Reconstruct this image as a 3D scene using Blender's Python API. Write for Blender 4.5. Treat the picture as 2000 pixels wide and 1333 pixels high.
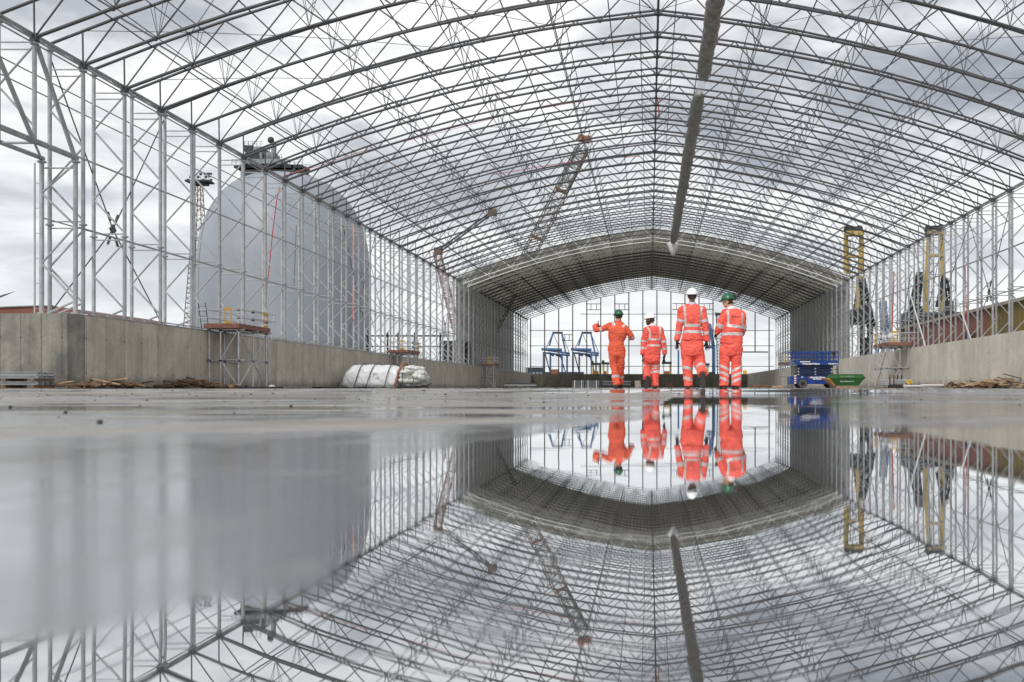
import bpy, bmesh, math, random
from mathutils import Vector, Matrix, noise
from mathutils.bvhtree import BVHTree
R = math.radians
S = bpy.context.scene
for o in list(bpy.data.objects): bpy.data.objects.remove(o)

# ---------------------------------------------------------------- camera
F, VX, VY, CZ = 1830.0, 1268.0, 761.0, 0.065      # focal length in photo pixels, vanishing point, lens height
cam_d = bpy.data.cameras.new('camera'); cam = bpy.data.objects.new('camera', cam_d)
S.collection.objects.link(cam); S.camera = cam
cam.location = (0, 0, CZ); cam.rotation_euler = (R(90), 0, 0)
cam_d.sensor_width = 36; cam_d.lens = F/2000*36
cam_d.shift_x = -(VX-1000)/2000; cam_d.shift_y = (VY-666.5)/2000
cam_d.clip_start = 0.01; cam_d.clip_end = 6000
cam_d.dof.use_dof = True; cam_d.dof.focus_distance = 21; cam_d.dof.aperture_fstop = 5.0

# ---------------------------------------------------------------- light
SUN_EL, SUN_AZ = 44, 202
W = bpy.data.worlds.new('World'); S.world = W; W.use_nodes = True
nt = W.node_tree; nt.nodes.clear()
def N(nt, t, **k):
    n = nt.nodes.new(t)
    for a, b in k.items(): setattr(n, a, b)
    return n
def L(nt, a, b): nt.links.new(a, b)
def MA(nt, op, a, b=None, c=None, clamp=False):
    n = nt.nodes.new('ShaderNodeMath'); n.operation = op; n.use_clamp = clamp
    for i, v in enumerate((a, b, c)):
        if v is None: continue
        if isinstance(v, (int, float)): n.inputs[i].default_value = v
        else: nt.links.new(v, n.inputs[i])
    return n.outputs[0]
def RAMP(nt, src, stops, interp='LINEAR'):
    n = nt.nodes.new('ShaderNodeValToRGB'); cr = n.color_ramp; cr.interpolation = interp
    while len(cr.elements) < len(stops): cr.elements.new(0.5)
    for e, (p, c) in zip(cr.elements, stops):
        e.position = p
        e.color = (c, c, c, 1) if isinstance(c, (int, float)) else (*c, 1)
    nt.links.new(src, n.inputs[0]); return n.outputs[0]
def MIXC(nt, f, a, b, mode='MIX'):
    n = nt.nodes.new('ShaderNodeMix'); n.data_type = 'RGBA'; n.blend_type = mode
    for i, v in ((0, f), (6, a), (7, b)):
        if isinstance(v, (int, float)): n.inputs[i].default_value = v
        elif isinstance(v, tuple): n.inputs[i].default_value = (*v, 1)
        else: nt.links.new(v, n.inputs[i])
    return n.outputs[2]
def NOISE(nt, vec, scale, detail=4, rough=0.5, dist=0.0):
    n = nt.nodes.new('ShaderNodeTexNoise'); n.inputs['Scale'].default_value = scale
    n.inputs['Detail'].default_value = detail; n.inputs['Roughness'].default_value = rough
    n.inputs['Distortion'].default_value = dist
    if vec is not None: nt.links.new(vec, n.inputs['Vector'])
    return n.outputs['Fac']
def MAPV(nt, vec, scale=(1, 1, 1), loc=(0, 0, 0), rot=(0, 0, 0)):
    n = nt.nodes.new('ShaderNodeMapping'); n.inputs['Scale'].default_value = scale
    n.inputs['Location'].default_value = loc; n.inputs['Rotation'].default_value = rot
    nt.links.new(vec, n.inputs['Vector']); return n.outputs[0]

sky = N(nt, 'ShaderNodeTexSky', sky_type='NISHITA', sun_disc=False)
sky.sun_elevation = R(SUN_EL); sky.sun_rotation = R(SUN_AZ)
tc = N(nt, 'ShaderNodeTexCoord'); sep = N(nt, 'ShaderNodeSeparateXYZ'); L(nt, tc.outputs['Generated'], sep.inputs[0])
zz = MA(nt, 'ADD', MA(nt, 'MAXIMUM', sep.outputs[2], 0.0), 0.16)
cmb = N(nt, 'ShaderNodeCombineXYZ')
L(nt, MA(nt, 'DIVIDE', sep.outputs[0], zz), cmb.inputs[0]); L(nt, MA(nt, 'DIVIDE', sep.outputs[1], zz), cmb.inputs[1])
big = NOISE(nt, MAPV(nt, cmb.outputs[0], (1, 1, 1), (3.1, 1.7, 0)), 1.25, 7, 0.55, 0.4)
fine = NOISE(nt, MAPV(nt, cmb.outputs[0], (1, 1, 1), (7, 2, 4)), 3.0, 6, 0.6, 0.3)
mixn = MA(nt, 'ADD', MA(nt, 'MULTIPLY', big, 0.75), MA(nt, 'MULTIPLY', fine, 0.25))
cl = RAMP(nt, mixn, [(0.39, (2.6, 2.85, 3.25)), (0.46, (4.2, 4.45, 4.8)), (0.52, (6.8, 6.95, 7.1)), (0.58, (8.8, 8.8, 8.8))])
hz = RAMP(nt, sep.outputs[2], [(0.0, 0.8), (0.1, 0.6), (0.24, 0.12), (0.36, 0.0)])
cl = MIXC(nt, hz, cl, (7.6, 7.8, 7.95))
col = MIXC(nt, 0.95, sky.outputs[0], cl)
bg = N(nt, 'ShaderNodeBackground'); L(nt, col, bg.inputs[0]); bg.inputs[1].default_value = 0.1
wo = N(nt, 'ShaderNodeOutputWorld'); L(nt, bg.outputs[0], wo.inputs[0])
sd = bpy.data.lights.new('sun', 'SUN'); sd.energy = 2.1; sd.angle = R(20); sd.color = (1, 0.97, 0.93)
so = bpy.data.objects.new('sun', sd); S.collection.objects.link(so)
so.rotation_euler = (R(90-SUN_EL), 0, R(180-SUN_AZ))
S.view_settings.view_transform = 'Standard'; S.view_settings.look = 'None'
S.view_settings.exposure = 0.32; S.view_settings.gamma = 1

# ---------------------------------------------------------------- materials
MATS = {}
def mat(name, col, rough=0.6, metal=0.0, var=0.0, vscale=3.0, spec=0.5, bump=0.0, bscale=20, col2=None, stretch=(1, 1, 1), trans=0.0):
    if name in MATS: return MATS[name]
    m = bpy.data.materials.new(name); m.use_nodes = True; t = m.node_tree; p = t.nodes['Principled BSDF']
    p.inputs['Roughness'].default_value = rough; p.inputs['Metallic'].default_value = metal
    p.inputs['Specular IOR Level'].default_value = spec
    tcn = N(t, 'ShaderNodeTexCoord'); v = MAPV(t, tcn.outputs['Object'], stretch)
    if var or col2:
        n = NOISE(t, v, vscale, 5, 0.6)
        c2 = col2 if col2 else tuple(c*(1-var) for c in col)
        c1 = col if col2 else tuple(min(1, c*(1+var)) for c in col)
        f = RAMP(t, n, [(0.35, 0.0), (0.65, 1.0)])
        L(t, MIXC(t, f, c1, c2), p.inputs['Base Color'])
    else: p.inputs['Base Color'].default_value = (*col, 1)
    if bump:
        b = N(t, 'ShaderNodeBump'); b.inputs['Strength'].default_value = bump; b.inputs['Distance'].default_value = 0.02
        L(t, NOISE(t, v, bscale, 4), b.inputs['Height']); L(t, b.outputs[0], p.inputs['Normal'])
    if trans:
        tr = N(t, 'ShaderNodeBsdfTranslucent'); tr.inputs[0].default_value = (*col, 1)
        mx = N(t, 'ShaderNodeMixShader'); mx.inputs[0].default_value = trans
        L(t, p.outputs[0], mx.inputs[1]); L(t, tr.outputs[0], mx.inputs[2])
        L(t, mx.outputs[0], t.nodes['Material Output'].inputs[0])
    MATS[name] = m; return m
steel = mat('galvanised_steel', (0.38, 0.39, 0.40), 0.45, 0.2, 0.16, 2.5)
steel_b = mat('white_and_skylit_steel', (0.62, 0.63, 0.62), 0.45, 0.1, 0.08, 2.5)  # white props; on cover-edge frames, skylight painted into the steel colour
steel_r = mat('backlit_roof_steel', (0.075, 0.078, 0.085), 0.5, 0.2, 0.2, 2.5)  # same galvanised steel, with its backlit undersides darkened into the colour
steel_n = mat('dull_steel', (0.11, 0.115, 0.12), 0.5, 0.35, 0.2, 2.5)
scaf = mat('scaffold_tube', (0.55, 0.56, 0.57), 0.35, 0.6, 0.2, 6)
fitting = mat('dark_fitting', (0.05, 0.05, 0.055), 0.6, 0.3, 0.2, 9)
fabric = mat('roof_fabric', (0.60, 0.59, 0.53), 0.7, 0, 0.10, 1.2, trans=0.45)
fabric_w = mat('wall_fabric', (0.66, 0.67, 0.66), 0.65, 0, 0.08, 1.0, trans=0.4)
dome_m = mat('dome_shell', (0.26, 0.285, 0.32), 0.5, 0, 0.10, 0.12, stretch=(1, 1, 0.5))
darkm = mat('dark_machinery', (0.02, 0.023, 0.026), 0.6, 0.2, 0.3, 1.5)
greym = mat('grey_machinery', (0.19, 0.21, 0.21), 0.6, 0.2, 0.3, 1.5)
timber = mat('weathered_timber', (0.22, 0.13, 0.075), 0.8, 0, 0, 6, col2=(0.10, 0.055, 0.035), bump=0.3)
timber_l = mat('pale_timber', (0.52, 0.38, 0.24), 0.8, 0, 0, 6, col2=(0.34, 0.22, 0.13), bump=0.3)
redboard = mat('red_brown_board', (0.22, 0.10, 0.075), 0.75, 0, 0.3, 5)
yellow = mat('yellow_paint', (0.62, 0.36, 0.03), 0.5, 0, 0.15, 4)
blue = mat('blue_paint', (0.012, 0.05, 0.24), 0.35, 0, 0.2, 2)
dblue = mat('dark_blue_paint', (0.006, 0.018, 0.075), 0.45, 0, 0.3, 2)
crblue = mat('crane_blue', (0.06, 0.13, 0.26), 0.5, 0, 0.2, 0.2)
white = mat('white_paint', (0.8, 0.8, 0.8), 0.5, 0, 0.05, 4)
redp = mat('red_paint', (0.55, 0.03, 0.02), 0.5)
green = mat('green_skip_paint', (0.02, 0.17, 0.035), 0.5, 0, 0, 2.2, col2=(0.035, 0.10, 0.025), bump=0.2, bscale=4)
orange_r = mat('orange_skip_end', (0.62, 0.31, 0.07), 0.6, 0, 0, 3, col2=(0.36, 0.13, 0.04))
black = mat('black_rubber', (0.018, 0.018, 0.02), 0.6, 0, 0.3, 8)
sheet = mat('white_sheeting', (0.80, 0.81, 0.82), 0.42, 0, 0.04, 3, bump=0.35, bscale=5)
bagm = mat('bag_fabric', (0.68, 0.69, 0.65), 0.75, 0, 0.2, 5, bump=0.5, bscale=9)
wrapm = mat('roll_wrap', (0.16, 0.155, 0.14), 0.5, 0, 0, 3.0, col2=(0.34, 0.335, 0.31), bump=0.6, bscale=4)
hivis = mat('hi_vis_fabric', (0.92, 0.135, 0.09), 0.8, 0, 0, 5, col2=(0.62, 0.075, 0.055), bump=0.5, bscale=10)
coverall = mat('coverall_fabric', (0.74, 0.125, 0.06), 0.85, 0, 0, 5, col2=(0.56, 0.08, 0.04), bump=0.35, bscale=16)
reflm = mat('reflective_tape', (0.50, 0.47, 0.46), 0.4, 0.1, 0.15, 10)
skin = mat('skin', (0.50, 0.27, 0.19), 0.55, 0, 0.08, 12)
skin_d = mat('darker_skin', (0.20, 0.10, 0.065), 0.55, 0, 0.1, 12)
hairm = mat('hair', (0.035, 0.022, 0.015), 0.8, 0, 0.4, 40)
glovem = mat('black_glove', (0.015, 0.015, 0.016), 0.7, 0, 0.2, 20)
shirt = mat('pale_shirt', (0.50, 0.54, 0.66), 0.8)
helm_w = mat('white_helmet', (0.82, 0.82, 0.82), 0.3)
helm_g = mat('green_helmet', (0.010, 0.10, 0.045), 0.35, 0, 0.15, 9)
rust = mat('rusty_steel', (0.13, 0.05, 0.03), 0.8, 0, 0.4, 3)
crb = mat('boom_steel', (0.14, 0.085, 0.05), 0.7, 0, 0, 0.15, col2=(0.08, 0.07, 0.06))
crgr = mat('boom_green', (0.035, 0.07, 0.05), 0.7)
crred = mat('boom_red', (0.22, 0.07, 0.03), 0.6, 0, 0.3, 1)
cry = mat('crane_yellow', (0.40, 0.29, 0.075), 0.6, 0, 0.15, 0.3)
brownclad = mat('brown_cladding', (0.17, 0.055, 0.04), 0.7, 0, 0.12, 0.2)
strapm = mat('red_strap', (0.50, 0.035, 0.02), 0.6)
contm = mat('container_dark', (0.02, 0.025, 0.04), 0.6, 0, 0.3, 0.2)
brickm = mat('concrete_block', (0.30, 0.27, 0.24), 0.85, 0, 0.3, 8)

def cladding(name, c1, rib=0.35, axis=1):
    m = bpy.data.materials.new(name); m.use_nodes = True; t = m.node_tree; p = t.nodes['Principled BSDF']
    g = N(t, 'ShaderNodeNewGeometry'); s = N(t, 'ShaderNodeSeparateXYZ'); L(t, g.outputs['Position'], s.inputs[0])
    fr = MA(t, 'FRACT', MA(t, 'DIVIDE', s.outputs[axis], rib))
    bars = RAMP(t, fr, [(0.0, 0.45), (0.12, 1.0), (0.85, 1.0), (1.0, 0.45)])
    n = RAMP(t, NOISE(t, MAPV(t, g.outputs['Position'], (1, 1, 0.15)), 0.4, 6), [(0.3, 0.75), (0.7, 1.15)])
    c = MIXC(t, 1.0, MIXC(t, 1.0, c1, bars, 'MULTIPLY'), n, 'MULTIPLY')
    L(t, c, p.inputs['Base Color']); p.inputs['Roughness'].default_value = 0.6
    MATS[name] = m; return m
clad_br = cladding('warehouse_cladding_brown', (0.26, 0.10, 0.08), 0.9)
clad_ol = cladding('warehouse_cladding_olive', (0.22, 0.15, 0.035), 0.9)

def concrete_wall(name, axis, base, dark, joint=1.35, off=0.0, moss=0.0, joint_dark=0.45):
    m = bpy.data.materials.new(name); m.use_nodes = True; t = m.node_tree; p = t.nodes['Principled BSDF']
    g = N(t, 'ShaderNodeNewGeometry'); pos = g.outputs['Position']
    s = N(t, 'ShaderNodeSeparateXYZ'); L(t, pos, s.inputs[0])
    a = MA(t, 'DIVIDE', MA(t, 'ADD', s.outputs[axis], 100+off), joint)
    fr = MA(t, 'FRACT', a)
    dl = MA(t, 'MULTIPLY', MA(t, 'MINIMUM', fr, MA(t, 'SUBTRACT', 1.0, fr)), joint)   # metres to nearest joint
    line = RAMP(t, dl, [(0.0, 1.0), (0.012, 0.8), (0.03, 0.0)])
    # per panel tone
    wn = N(t, 'ShaderNodeTexWhiteNoise', noise_dimensions='1D'); L(t, MA(t, 'FLOOR', a), wn.inputs['W'])
    tone = MA(t, 'ADD', MA(t, 'MULTIPLY', wn.outputs['Value'], 0.12), 0.94)
    # tie holes
    holes = None
    for zc in (0.72, 2.08):
        dz = MA(t, 'SUBTRACT', s.outputs[2], zc)
        d = MA(t, 'SQRT', MA(t, 'ADD', MA(t, 'MULTIPLY', dz, dz), MA(t, 'MULTIPLY', dl, dl)))
        h = RAMP(t, d, [(0.0, 1.0), (0.035, 0.9), (0.05, 0.0)])
        holes = h if holes is None else MA(t, 'MAXIMUM', holes, h)
    streak = NOISE(t, MAPV(t, pos, (1, 1, 0.12)), 2.2, 8, 0.65, 0.3)
    blot = NOISE(t, pos, 0.8, 7, 0.62, 0.5)
    f = RAMP(t, MA(t, 'ADD', MA(t, 'MULTIPLY', streak, 0.45), MA(t, 'MULTIPLY', blot, 0.55)),
             [(0.38-moss, 0.0), (0.62-moss, 1.0)])
    c = MIXC(t, f, base, dark)
    fineb = RAMP(t, NOISE(t, pos, 9, 6, 0.7), [(0.3, 0.86), (0.7, 1.1)])
    c = MIXC(t, 1.0, c, fineb, 'MULTIPLY')
    cb = N(t, 'ShaderNodeCombineColor')
    for i in range(3): L(t, tone, cb.inputs[i])
    c = MIXC(t, 1.0, c, cb.outputs[0], 'MULTIPLY')
    c = MIXC(t, MA(t, 'MULTIPLY', line, joint_dark), c, (0.06, 0.055, 0.05))
    c = MIXC(t, MA(t, 'MULTIPLY', holes, 0.8), c, (0.04, 0.035, 0.03))
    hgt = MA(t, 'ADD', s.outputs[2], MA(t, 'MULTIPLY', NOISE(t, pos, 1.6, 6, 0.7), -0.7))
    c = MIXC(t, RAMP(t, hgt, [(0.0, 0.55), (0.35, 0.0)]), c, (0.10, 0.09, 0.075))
    L(t, c, p.inputs['Base Color']); p.inputs['Roughness'].default_value = 0.75
    b = N(t, 'ShaderNodeBump'); b.inputs['Strength'].default_value = 0.25; b.inputs['Distance'].default_value = 0.02
    L(t, NOISE(t, pos, 14, 6), b.inputs['Height']); L(t, b.outputs[0], p.inputs['Normal'])
    MATS[name] = m; return m
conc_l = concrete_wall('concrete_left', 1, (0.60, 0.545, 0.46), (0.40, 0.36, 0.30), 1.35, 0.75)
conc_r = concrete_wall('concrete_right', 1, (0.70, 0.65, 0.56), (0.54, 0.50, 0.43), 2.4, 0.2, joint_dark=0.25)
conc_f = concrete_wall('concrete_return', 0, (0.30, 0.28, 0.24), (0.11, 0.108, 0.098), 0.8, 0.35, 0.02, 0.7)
conc_e = concrete_wall('concrete_end', 0, (0.34, 0.315, 0.255), (0.18, 0.17, 0.135), 2.64, 0.2, 0.03)

# ---------------------------------------------------------------- mesh helpers
class MB:
    def __init__(s): s.v = []; s.f = []; s.m = []; s.cur = 0
    def quad(s, *pts):
        i = len(s.v); s.v += [tuple(p) for p in pts]; s.f.append(tuple(range(i, i+len(pts)))); s.m.append(s.cur); return s
    def box(s, c, d, rz=0.0, rx=0.0, ry=0.0):
        M = Matrix.Translation(c) @ Matrix.Rotation(rz, 4, 'Z') @ Matrix.Rotation(ry, 4, 'Y') @ Matrix.Rotation(rx, 4, 'X')
        i = len(s.v); h = [x/2 for x in d]
        for sx in (-1, 1):
            for sy in (-1, 1):
                for sz in (-1, 1): s.v.append(tuple(M @ Vector((sx*h[0], sy*h[1], sz*h[2]))))
        for f in ((0, 1, 3, 2), (4, 6, 7, 5), (0, 4, 5, 1), (2, 3, 7, 6), (0, 2, 6, 4), (1, 5, 7, 3)):
            s.f.append(tuple(i+k for k in f)); s.m.append(s.cur)
        return s
    def tube(s, a, b, r, r2=None, n=6, caps=True):
        a = Vector(a); b = Vector(b); r2 = r if r2 is None else r2
        d = b-a
        if d.length < 1e-6: return s
        d.normalize(); u = d.orthogonal().normalized() if abs(d.z) > 0.95 else d.cross(Vector((0, 0, 1))).normalized()
        w = d.cross(u); i = len(s.v)
        for p, q in ((a, r), (b, r2)):
            for k in range(n):
                t = 2*math.pi*(k+0.5)/n; s.v.append(tuple(p + (u*math.cos(t)+w*math.sin(t))*q))
        for k in range(n):
            l = (k+1) % n; s.f.append((i+k, i+l, i+n+l, i+n+k)); s.m.append(s.cur)
        if caps:
            s.f.append(tuple(i+k for k in reversed(range(n)))); s.m.append(s.cur)
            s.f.append(tuple(i+n+k for k in range(n))); s.m.append(s.cur)
        return s
    def path(s, pts, r, n=6):
        for a, b in zip(pts, pts[1:]): s.tube(a, b, r, n=n)
        return s
    def loft(s, secs, closed=True):           # list of rings of equal length
        n = len(secs[0]); i = len(s.v)
        for r in secs: s.v += [tuple(p) for p in r]
        for j in range(len(secs)-1):
            for k in range(n):
                l = (k+1) % n; a = i+j*n
                s.f.append((a+k, a+l, a+n+l, a+n+k)); s.m.append(s.cur)
        if closed:
            s.f.append(tuple(i+k for k in reversed(range(n)))); s.m.append(s.cur)
            s.f.append(tuple(i+(len(secs)-1)*n+k for k in range(n))); s.m.append(s.cur)
        return s
    def ball(s, c, r, nu=12, nv=8, rot=None):
        r = (r, r, r) if isinstance(r, (int, float)) else r
        M = rot or Matrix.Identity(3); secs = []
        for j in range(nv+1):
            ph = -math.pi/2 + math.pi*(j*0.96+0.02*nv)/nv; cz = math.sin(ph); cr = math.cos(ph)
            secs.append([Vector(c) + M @ Vector((r[0]*cr*math.cos(2*math.pi*k/nu), r[1]*cr*math.sin(2*math.pi*k/nu), r[2]*cz)) for k in range(nu)])
        return s.loft(secs)
    def build(s, name, m, parent=None, smooth=False, loc=None):
        me = bpy.data.meshes.new(name); me.from_pydata(s.v, [], s.f)
        ms = m if isinstance(m, (list, tuple)) else [m]
        for q in ms: me.materials.append(q)
        if len(ms) > 1: me.polygons.foreach_set('material_index', s.m)
        if smooth: me.polygons.foreach_set('use_smooth', [True]*len(me.polygons))
        me.update(); o = bpy.data.objects.new(name, me); S.collection.objects.link(o)
        if parent: o.parent = parent
        if loc: o.location = loc
        return o
def tag(o, label=None, cat=None, group=None, kind=None):
    if label: o['label'] = label
    if cat: o['category'] = cat
    if group: o['group'] = group
    if kind: o['kind'] = kind
    return o
def thing(name, label, cat, loc=(0, 0, 0), group=None, rz=0):
    o = bpy.data.objects.new(name, None); S.collection.objects.link(o); o.location = loc
    o.rotation_euler = (0, 0, rz); o.empty_display_size = 0.3
    return tag(o, label, cat, group)
def copy_tree(o, parent=None):
    c = o.copy(); S.collection.objects.link(c); c.parent = parent
    for ch in o.children: copy_tree(ch, c)
    return c
def remesh(o, voxel, smooth=2, fn=None):
    md = o.modifiers.new('r', 'REMESH'); md.mode = 'VOXEL'; md.voxel_size = voxel
    if smooth:
        ms = o.modifiers.new('s', 'SMOOTH'); ms.iterations = smooth; ms.factor = 0.6
    dg = bpy.context.evaluated_depsgraph_get()
    me = bpy.data.meshes.new_from_object(o.evaluated_get(dg)); old = o.data; o.modifiers.clear(); o.data = me
    mats = [m for m in old.materials]; bpy.data.meshes.remove(old)
    me.materials.clear()
    for m in mats: me.materials.append(m)
    if fn:
        me.calc_loop_triangles(); nn = [v.normal.copy() for v in me.vertices]
        for v, n_ in zip(me.vertices, nn): v.co = v.co + n_*fn(v.co, n_)
    me.polygons.foreach_set('use_smooth', [True]*len(me.polygons)); me.update()
    return o
def px(x, y, d): return Vector(((x-VX)/F*d, d, CZ+(VY-y)/F*d))      # a point seen in the photograph, at distance d
def sm(a, b, x):
    t = max(0, min(1, (x-a)/(b-a))); return t*t*(3-2*t)

# ---------------------------------------------------------------- ground and floor
def fz(y):
    return 0.073*sm(15.2, 17.2, y) + (0.017*sm(17, 38, y)) + max(0, y-38)/138*0.30
mg = mat('yard_ground', (0.16, 0.15, 0.14), 0.9, 0, 0.3, 0.05)
gb = MB(); gb.quad((-2500, -300, -0.12), (2500, -300, -0.12), (2500, 4200, -0.12), (-2500, 4200, -0.12))
tag(gb.build('ground', mg), kind='structure')

def lerp_curve(c, x):
    if x <= c[0][0]: return c[0][1]
    for (a, b), (c2, d) in zip(c, c[1:]):
        if x <= c2: return b+(d-b)*(x-a)/(c2-a)
    return c[-1][1]
EDGE = [(-3000, 1400), (-600, 1330), (0, 1255), (200, 1205), (400, 1140), (560, 1120), (640, 1090), (700, 990), (730, 905), (800, 884),
        (900, 866), (1000, 852), (1100, 840), (1160, 827), (1250, 824), (1275, 800), (1300, 783), (1325, 770), (1400, 767.5), (1700, 768), (2100, 772), (5000, 800)]
FILM = [(-3000, 900), (0, 868), (300, 862), (700, 850), (900, 842), (1100, 832), (1250, 800), (1300, 775), (1330, 767), (5000, 767)]
def wetness(x, y):
    if y < 0.03: return 0.5
    X = VX+F*x/y; P = VY+F*CZ/y
    lw = (P-VY)
    wob = noise.fractal(Vector((x*2.2/max(0.4, y**0.5), math.log(y)*4, 3.3)), 1.0, 2.0, 4)
    e = lerp_curve(EDGE, X) - VY
    wob2 = noise.fractal(Vector((x*7, y*9, 1.7)), 1.0, 2.0, 4)
    r = math.log(max(lw, .1)/e) + wob*0.05 + wob2*(0.22*(1-sm(680, 800, X))+0.015)
    soft = 0.17 if X < 700 else 0.022+0.15*(1-sm(700, 760, X))
    wpool = sm(-soft, soft, r)
    e2 = lerp_curve(FILM, X)-VY
    r2 = math.log(max(lw, .1)/e2)+wob*0.1
    wfilm = 0.50*sm(-0.35, 0.1, r2) if X < 1500 else 0
    w = max(wpool, wfilm)
    # scummy bands on the right
    if X > 1290:
        b = sm(1560, 1680, X)*(1-sm(828, 846, P))*sm(770, 785, P)*0.42
        b2 = (1-sm(0, 5, abs(P-794+wob*8)))*sm(1380, 1500, X)*0.45
        b3 = (1-sm(0, 2.2, abs(P-776+wob*4)))*0.35
        w -= max(b, b2, b3)*(0.7+0.8*max(0, wob+0.2))
        w -= 0.13*(1-sm(770, 792, P))
    return max(0, min(1, w))
rows = []; y = 0.045
while y < 30: rows.append(y); y *= 1.0165
while y < 185: rows.append(y); y *= 1.06
rows.append(185)
ss = []; n = 300
for i in range(n+1): ss.append(-0.76+1.26*i/n)
ex = [0.5*1.35**k for k in range(1, 17)]
ss = [-(0.76+e-0.5) for e in reversed(ex)] + ss + ex
vs = []; ws = []
for y in rows:
    for s in ss:
        x = s*(y+0.02); vs.append((x, y, fz(y))); ws.append(wetness(x, y))
fs = []; m_ = len(ss)
for j in range(len(rows)-1):
    for i in range(m_-1): a = j*m_+i; fs.append((a, a+1, a+m_+1, a+m_))
i = len(vs)                                            # apron behind and beside the lens, same sheet
vs += [(-60, -25, 0), (60, -25, 0)]; ws += [0.3, 0.3]
me = bpy.data.meshes.new('floor'); me.from_pydata(vs, [], fs); me.update()
at = me.attributes.new('wet', 'FLOAT', 'POINT'); at.data.foreach_set('value', ws)
me.polygons.foreach_set('use_smooth', [True]*len(me.polygons))
floor = bpy.data.objects.new('floor', me); S.collection.objects.link(floor); tag(floor, kind='structure')
fm = bpy.data.materials.new('wet_concrete_floor'); fm.use_nodes = True; t = fm.node_tree; p = t.nodes['Principled BSDF']
g = N(t, 'ShaderNodeNewGeometry'); pos = g.outputs['Position']
av = N(t, 'ShaderNodeAttribute', attribute_name='wet'); wv = av.outputs['Fac']
spo = N(t, 'ShaderNodeSeparateXYZ'); L(t, pos, spo.inputs[0])
n1 = NOISE(t, pos, 1.3, 8, 0.65, 0.6); n2 = NOISE(t, MAPV(t, pos, (1, 1, 1), (5, 9, 0)), 0.35, 6, 0.6, 0.4); n3 = NOISE(t, pos, 22, 6, 0.7)
far = RAMP(t, MA(t, 'DIVIDE', spo.outputs[1], 40.0), [(0.0, 0.0), (0.01, 0.2), (0.08, 1.0)])
patch = RAMP(t, n2, [(0.40, 0.0), (0.60, 1.0)])
n4 = NOISE(t, MAPV(t, pos, (0.5, 1.6, 1), (2, 4, 0), (0, 0, 0.12)), 0.9, 5, 0.55, 0.8)
damp = MA(t, 'MULTIPLY', MA(t, 'MULTIPLY', RAMP(t, n2, [(0.36, 0.15), (0.56, 1.0)]), RAMP(t, n4, [(0.46, 0.0), (0.53, 1.0)])), 0.8)                       # damp patches on the dry part
w2 = MA(t, 'MAXIMUM', wv, MA(t, 'MULTIPLY', damp, far), clamp=True)
n5 = NOISE(t, MAPV(t, pos, (1, 0.55, 1), (3, 1, 0)), 11.0, 6, 0.62, 0.9)
wj = MA(t, 'ADD', w2, MA(t, 'MULTIPLY', MA(t, 'SUBTRACT', MA(t, 'ADD', MA(t, 'MULTIPLY', n1, 0.3), MA(t, 'MULTIPLY', n5, 0.7)), 0.5), MA(t, 'MULTIPLY', MA(t, 'MULTIPLY', w2, MA(t, 'SUBTRACT', 1.0, w2)), 5.5)), clamp=True)
dry = MIXC(t, RAMP(t, n1, [(0.35, 0.0), (0.65, 1.0)]), (0.34, 0.30, 0.25), (0.14, 0.125, 0.105))
dry = MIXC(t, RAMP(t, n3, [(0.3, 0.0), (0.75, 0.5)]), dry, (0.16, 0.15, 0.14))
base = MIXC(t, RAMP(t, wj, [(0.0, 0.0), (0.25, 0.5), (0.5, 1.0)]), dry, (0.045, 0.043, 0.040))
L(t, base, p.inputs['Base Color'])
L(t, RAMP(t, wj, [(0.0, 0.7), (0.5, 0.4)]), p.inputs['Roughness']); p.inputs['Specular IOR Level'].default_value = 0.3
bm = N(t, 'ShaderNodeBump'); bm.inputs['Distance'].default_value = 0.004
L(t, MA(t, 'MULTIPLY', MA(t, 'SUBTRACT', 1.0, RAMP(t, wj, [(0.2, 0.0), (0.6, 1.0)])), 0.5), bm.inputs['Strength'])
L(t, MA(t, 'ADD', n3, MA(t, 'MULTIPLY', n4, 6.0)), bm.inputs['Height']); L(t, bm.outputs[0], p.inputs['Normal'])
gl = N(t, 'ShaderNodeBsdfGlossy'); gl.inputs['Color'].default_value = (0.95, 0.96, 0.97, 1)
L(t, RAMP(t, wj, [(0.0, 0.5), (0.25, 0.24), (0.5, 0.14), (0.8, 0.06), (0.97, 0.002)]), gl.inputs['Roughness'])
rb = N(t, 'ShaderNodeBump'); rb.inputs['Strength'].default_value = 0.055; rb.inputs['Distance'].default_value = 0.004
L(t, NOISE(t, pos, 9, 2), rb.inputs['Height']); L(t, rb.outputs[0], gl.inputs['Normal'])
fr = N(t, 'ShaderNodeFresnel'); fr.inputs['IOR'].default_value = 1.4
fp = MA(t, 'POWER', fr.outputs[0], 0.30)
fac = MA(t, 'MULTIPLY', fp, RAMP(t, wj, [(0.0, 0.10), (0.3, 0.6), (0.6, 0.80), (1.0, 1.0)]))
mx = N(t, 'ShaderNodeMixShader'); L(t, fac, mx.inputs[0]); L(t, p.outputs[0], mx.inputs[1]); L(t, gl.outputs[0], mx.inputs[2])
L(t, mx.outputs[0], t.nodes['Material Output'].inputs[0])
me.materials.append(fm)

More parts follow.
